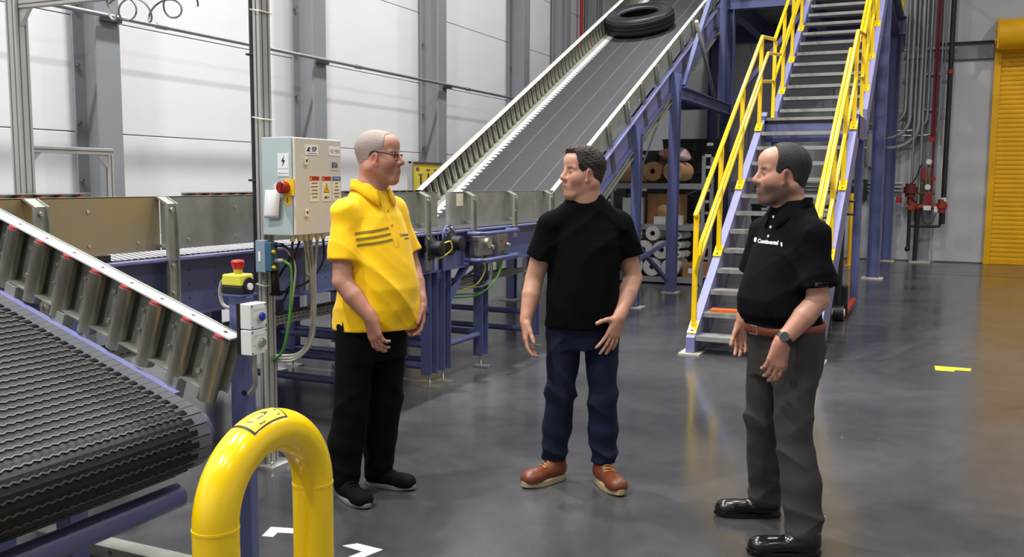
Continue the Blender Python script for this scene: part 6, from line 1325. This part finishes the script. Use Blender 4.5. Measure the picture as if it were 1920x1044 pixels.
# ---------------------------------------------------------------- man in the black polo and grey trousers
b3, I3 = make_person(dict(label='man in a black polo shirt and charcoal trousers with a brown belt, facing left', base=(-0.565, 4.163), c=(0.010, 0.06), face_body=(-0.93, -0.37), face=(-0.995, -0.08), tilt=-0.02, S=1.06, head=(-0.030, 0.060, 1.645), fat=0.010, nk=1.05, jaw=1.05,
    J=dict(neck=(0.022, 0.065, 1.505), lsh=(0.066, -0.095, 1.378), lel=(0.085, -0.145, 1.110), lwr=(-0.075, -0.185, 0.935), rsh=(-0.056, 0.220, 1.378), rel=(-0.085, 0.270, 1.13), rwr=(-0.135, 0.215, 0.965),
           lhip=(0.030, -0.030, 0.90), lkn=(0.022, -0.085, 0.520), lan=(0.062, -0.145, 0.13), rhip=(-0.025, 0.135, 0.90), rkn=(-0.040, 0.190, 0.510), ran=(0.015, 0.290, 0.13)),
    torso=[(0.985, 0.01, 0.182, 0.170, 0.150), (1.03, 0.022, 0.190, 0.190, 0.150), (1.10, 0.025, 0.190, 0.192, 0.148), (1.20, 0.012, 0.190, 0.168, 0.148), (1.30, 0.0, 0.190, 0.140, 0.150), (1.37, -0.01, 0.168, 0.118, 0.140), (1.44, -0.018, 0.122, 0.098, 0.115), (1.498, -0.018, 0.088, 0.080, 0.090), (1.52, -0.015, 0.078, 0.072, 0.080)],
    hips=[(0.74, -0.01, 0.150, 0.125, 0.145), (0.88, -0.01, 0.168, 0.145, 0.160), (1.0, 0.0, 0.170, 0.155, 0.145)], legr=(0.105, 0.080, 0.078, 0.080), arm=1.08, sleeve=0.80, slr=0.085, seed=4.1, foldk=0.9, cuff=0.055, legfold=1.9,
    hand=dict(l=dict(d=(-0.25, -0.03, -0.96), n=(-0.05, 0.99, 0.0), side=1, curl=(0.5, 0.55, 0.6, 0.65), thumb=(0.85, 0.4, 0.35), sc=1.02), r=dict(d=(0.02, 0.0, -1), n=(-0.3, -0.9, 0.0), side=1, curl=(0.7, 0.8, 0.9, 0.9), thumb=(0.8, 0.3, 0.5), sc=1.0)),
    skin=rgb(204, 152, 128), flush=rgb(172, 96, 82), handc=rgb(180, 116, 94), browc=rgb(40, 28, 24), brow=0.9, beard=(rgb(78, 60, 53), 0.80), hair=dict(t=0.009, line=((0.030, 0.120), (0.054, -0.012), (-0.098, -0.070)), recede=0.0, col=rgb(18, 15, 14), colg=rgb(30, 26, 25), grey=0.7, amp=0.0010, fr=240),
    shirt=('polo_shirt', polo_k), trousers=('trousers', trou_g)))
collar(I3, b3, polo_k, 1.495, 0.074, 0.095, 0.046, 0.038, (0.022-0.012, 0.066-0.006), 0.5)
B3 = projector(I3); f_, l_ = I3['f'], I3['l']; vd = nrm(-f_*0.75-l_*0.66)
U3 = nrm(np.cross((0, 0, 1), -vd))
emb(I3, b3, B3, I3['c']-vd*0.18+v3(0, 0, 1.345)-U3*0.078, U3, (0, 0, 1), vd, [('text', 'Continental', 0.023, 0.0010, 0.008, 0.0), ('poly', [(-0.068+0.011*math.cos(a), 0.002+0.011*math.sin(a)) for a in [math.radians(i*30) for i in range(12)]], [tuple(range(12))]), ('poly', [(0.072, 0.004), (0.080, 0.002), (0.082, -0.014), (0.076, -0.012)], [(0, 1, 2, 3)])], white_thread, 'chest_logo')
emb(I3, b3, B3, v3(0.075, -0.3, 1.185), (1, 0, 0), (0, 0, 1), (0, 1, 0), [strip(-0.028, 0.028, -0.007, 0.007, 5)], grey_thread, 'sleeve_tab')
for z in (1.455, 1.41, 1.37): p = wrap(B3, [I3['c']+f_*0.2+v3(0, 0, z)], -f_, 0.002)[0]; MB().cyl(p, tuple(np.array(p)+f_*0.003), 0.006, 10).build('button', white_thread, b3, local=True)
# belt with buckle
hb = [(0.952, 0.0, 0.176, 0.160, 0.152), (0.990, 0.0, 0.178, 0.163, 0.152)]
q = MB(); n = 48; vs = []
for i in range(n):
    a = 2*math.pi*i/n; cu, cv = math.cos(a), math.sin(a)
    for z, of, aa, bf, bb in hb:
        b_ = bf if cu > 0 else bb; e = 2/2.3; vs.append(I3['c']+f_*(b_*abs(cu)**e*(1 if cu > 0 else -1))+l_*(aa*abs(cv)**e*(1 if cv > 0 else -1))+v3(0, 0, z-0.012*cu))
q.add(vs, [(2*i, 2*((i+1) % n), 2*((i+1) % n)+1, 2*i+1) for i in range(n)], True); o = q.build('belt', beltl, b3, local=True); md = o.modifiers.new('thick', 'SOLIDIFY'); md.thickness = 0.005; md.offset = 1
pc = I3['c']+f_*0.168+v3(0, 0, 0.959); bk = MB().tube([tuple(pc+l_*a+v3(0, 0, b)) for a, b in ((-0.025, -0.018), (0.025, -0.018), (0.025, 0.018), (-0.025, 0.018))], 0.003, 6, closed=True).build('buckle', zinc, b3, local=True); bk.parent = o
# wristwatch and ring on the near hand
w0 = I3['J']['lwr']; e0 = I3['J']['lel']; ax = nrm(w0-e0); pc = w0-ax*0.018; sx = nrm(np.cross(ax, (0, 1, 0))); sy = np.cross(ax, sx)
ringp = [tuple(pc+sx*0.0375*math.cos(a)+sy*0.0335*math.sin(a)) for a in [2*math.pi*i/28 for i in range(28)]]
q = MB()
for k in (-0.008, -0.003, 0.003, 0.008): q.tube([tuple(np.array(p)+ax*k) for p in ringp], 0.0042, 6, closed=True)
wt = q.build('wristwatch', blackp, b3, local=True)
fd = nrm(v3(-0.45, -0.85, 0.15)-ax*np.dot(v3(-0.45, -0.85, 0.15), ax)); cs = MB().lathe([(0.001, 0.0), (0.021, 0.0), (0.022, 0.006), (0.019, 0.011), (0.001, 0.011)], tuple(pc+fd*0.034), tuple(fd), 20).build('watch_case', blackp, b3, local=True); cs.parent = wt
cs = MB().lathe([(0.019, 0.0112), (0.021, 0.0095), (0.022, 0.007)], tuple(pc+fd*0.034), tuple(fd), 20).build('watch_bezel', steelbox, b3, local=True); cs.parent = wt
shoe(b3, (0.055, -0.165), (-1.0, 0.03), 'dress', 0.31, dress, dress, dress, 0.048); shoe(b3, (0.015, 0.300), (-1.0, 0.05), 'dress', 0.31, dress, dress, dress, 0.048)

# fasteners too small to pick apart: bolts and screws of one piece stay joined
for o in list(bpy.data.objects):
    if o.name.split('.')[0] in ('bolts', 'screws', 'holes', 'slots'): o['kind'] = 'stuff'
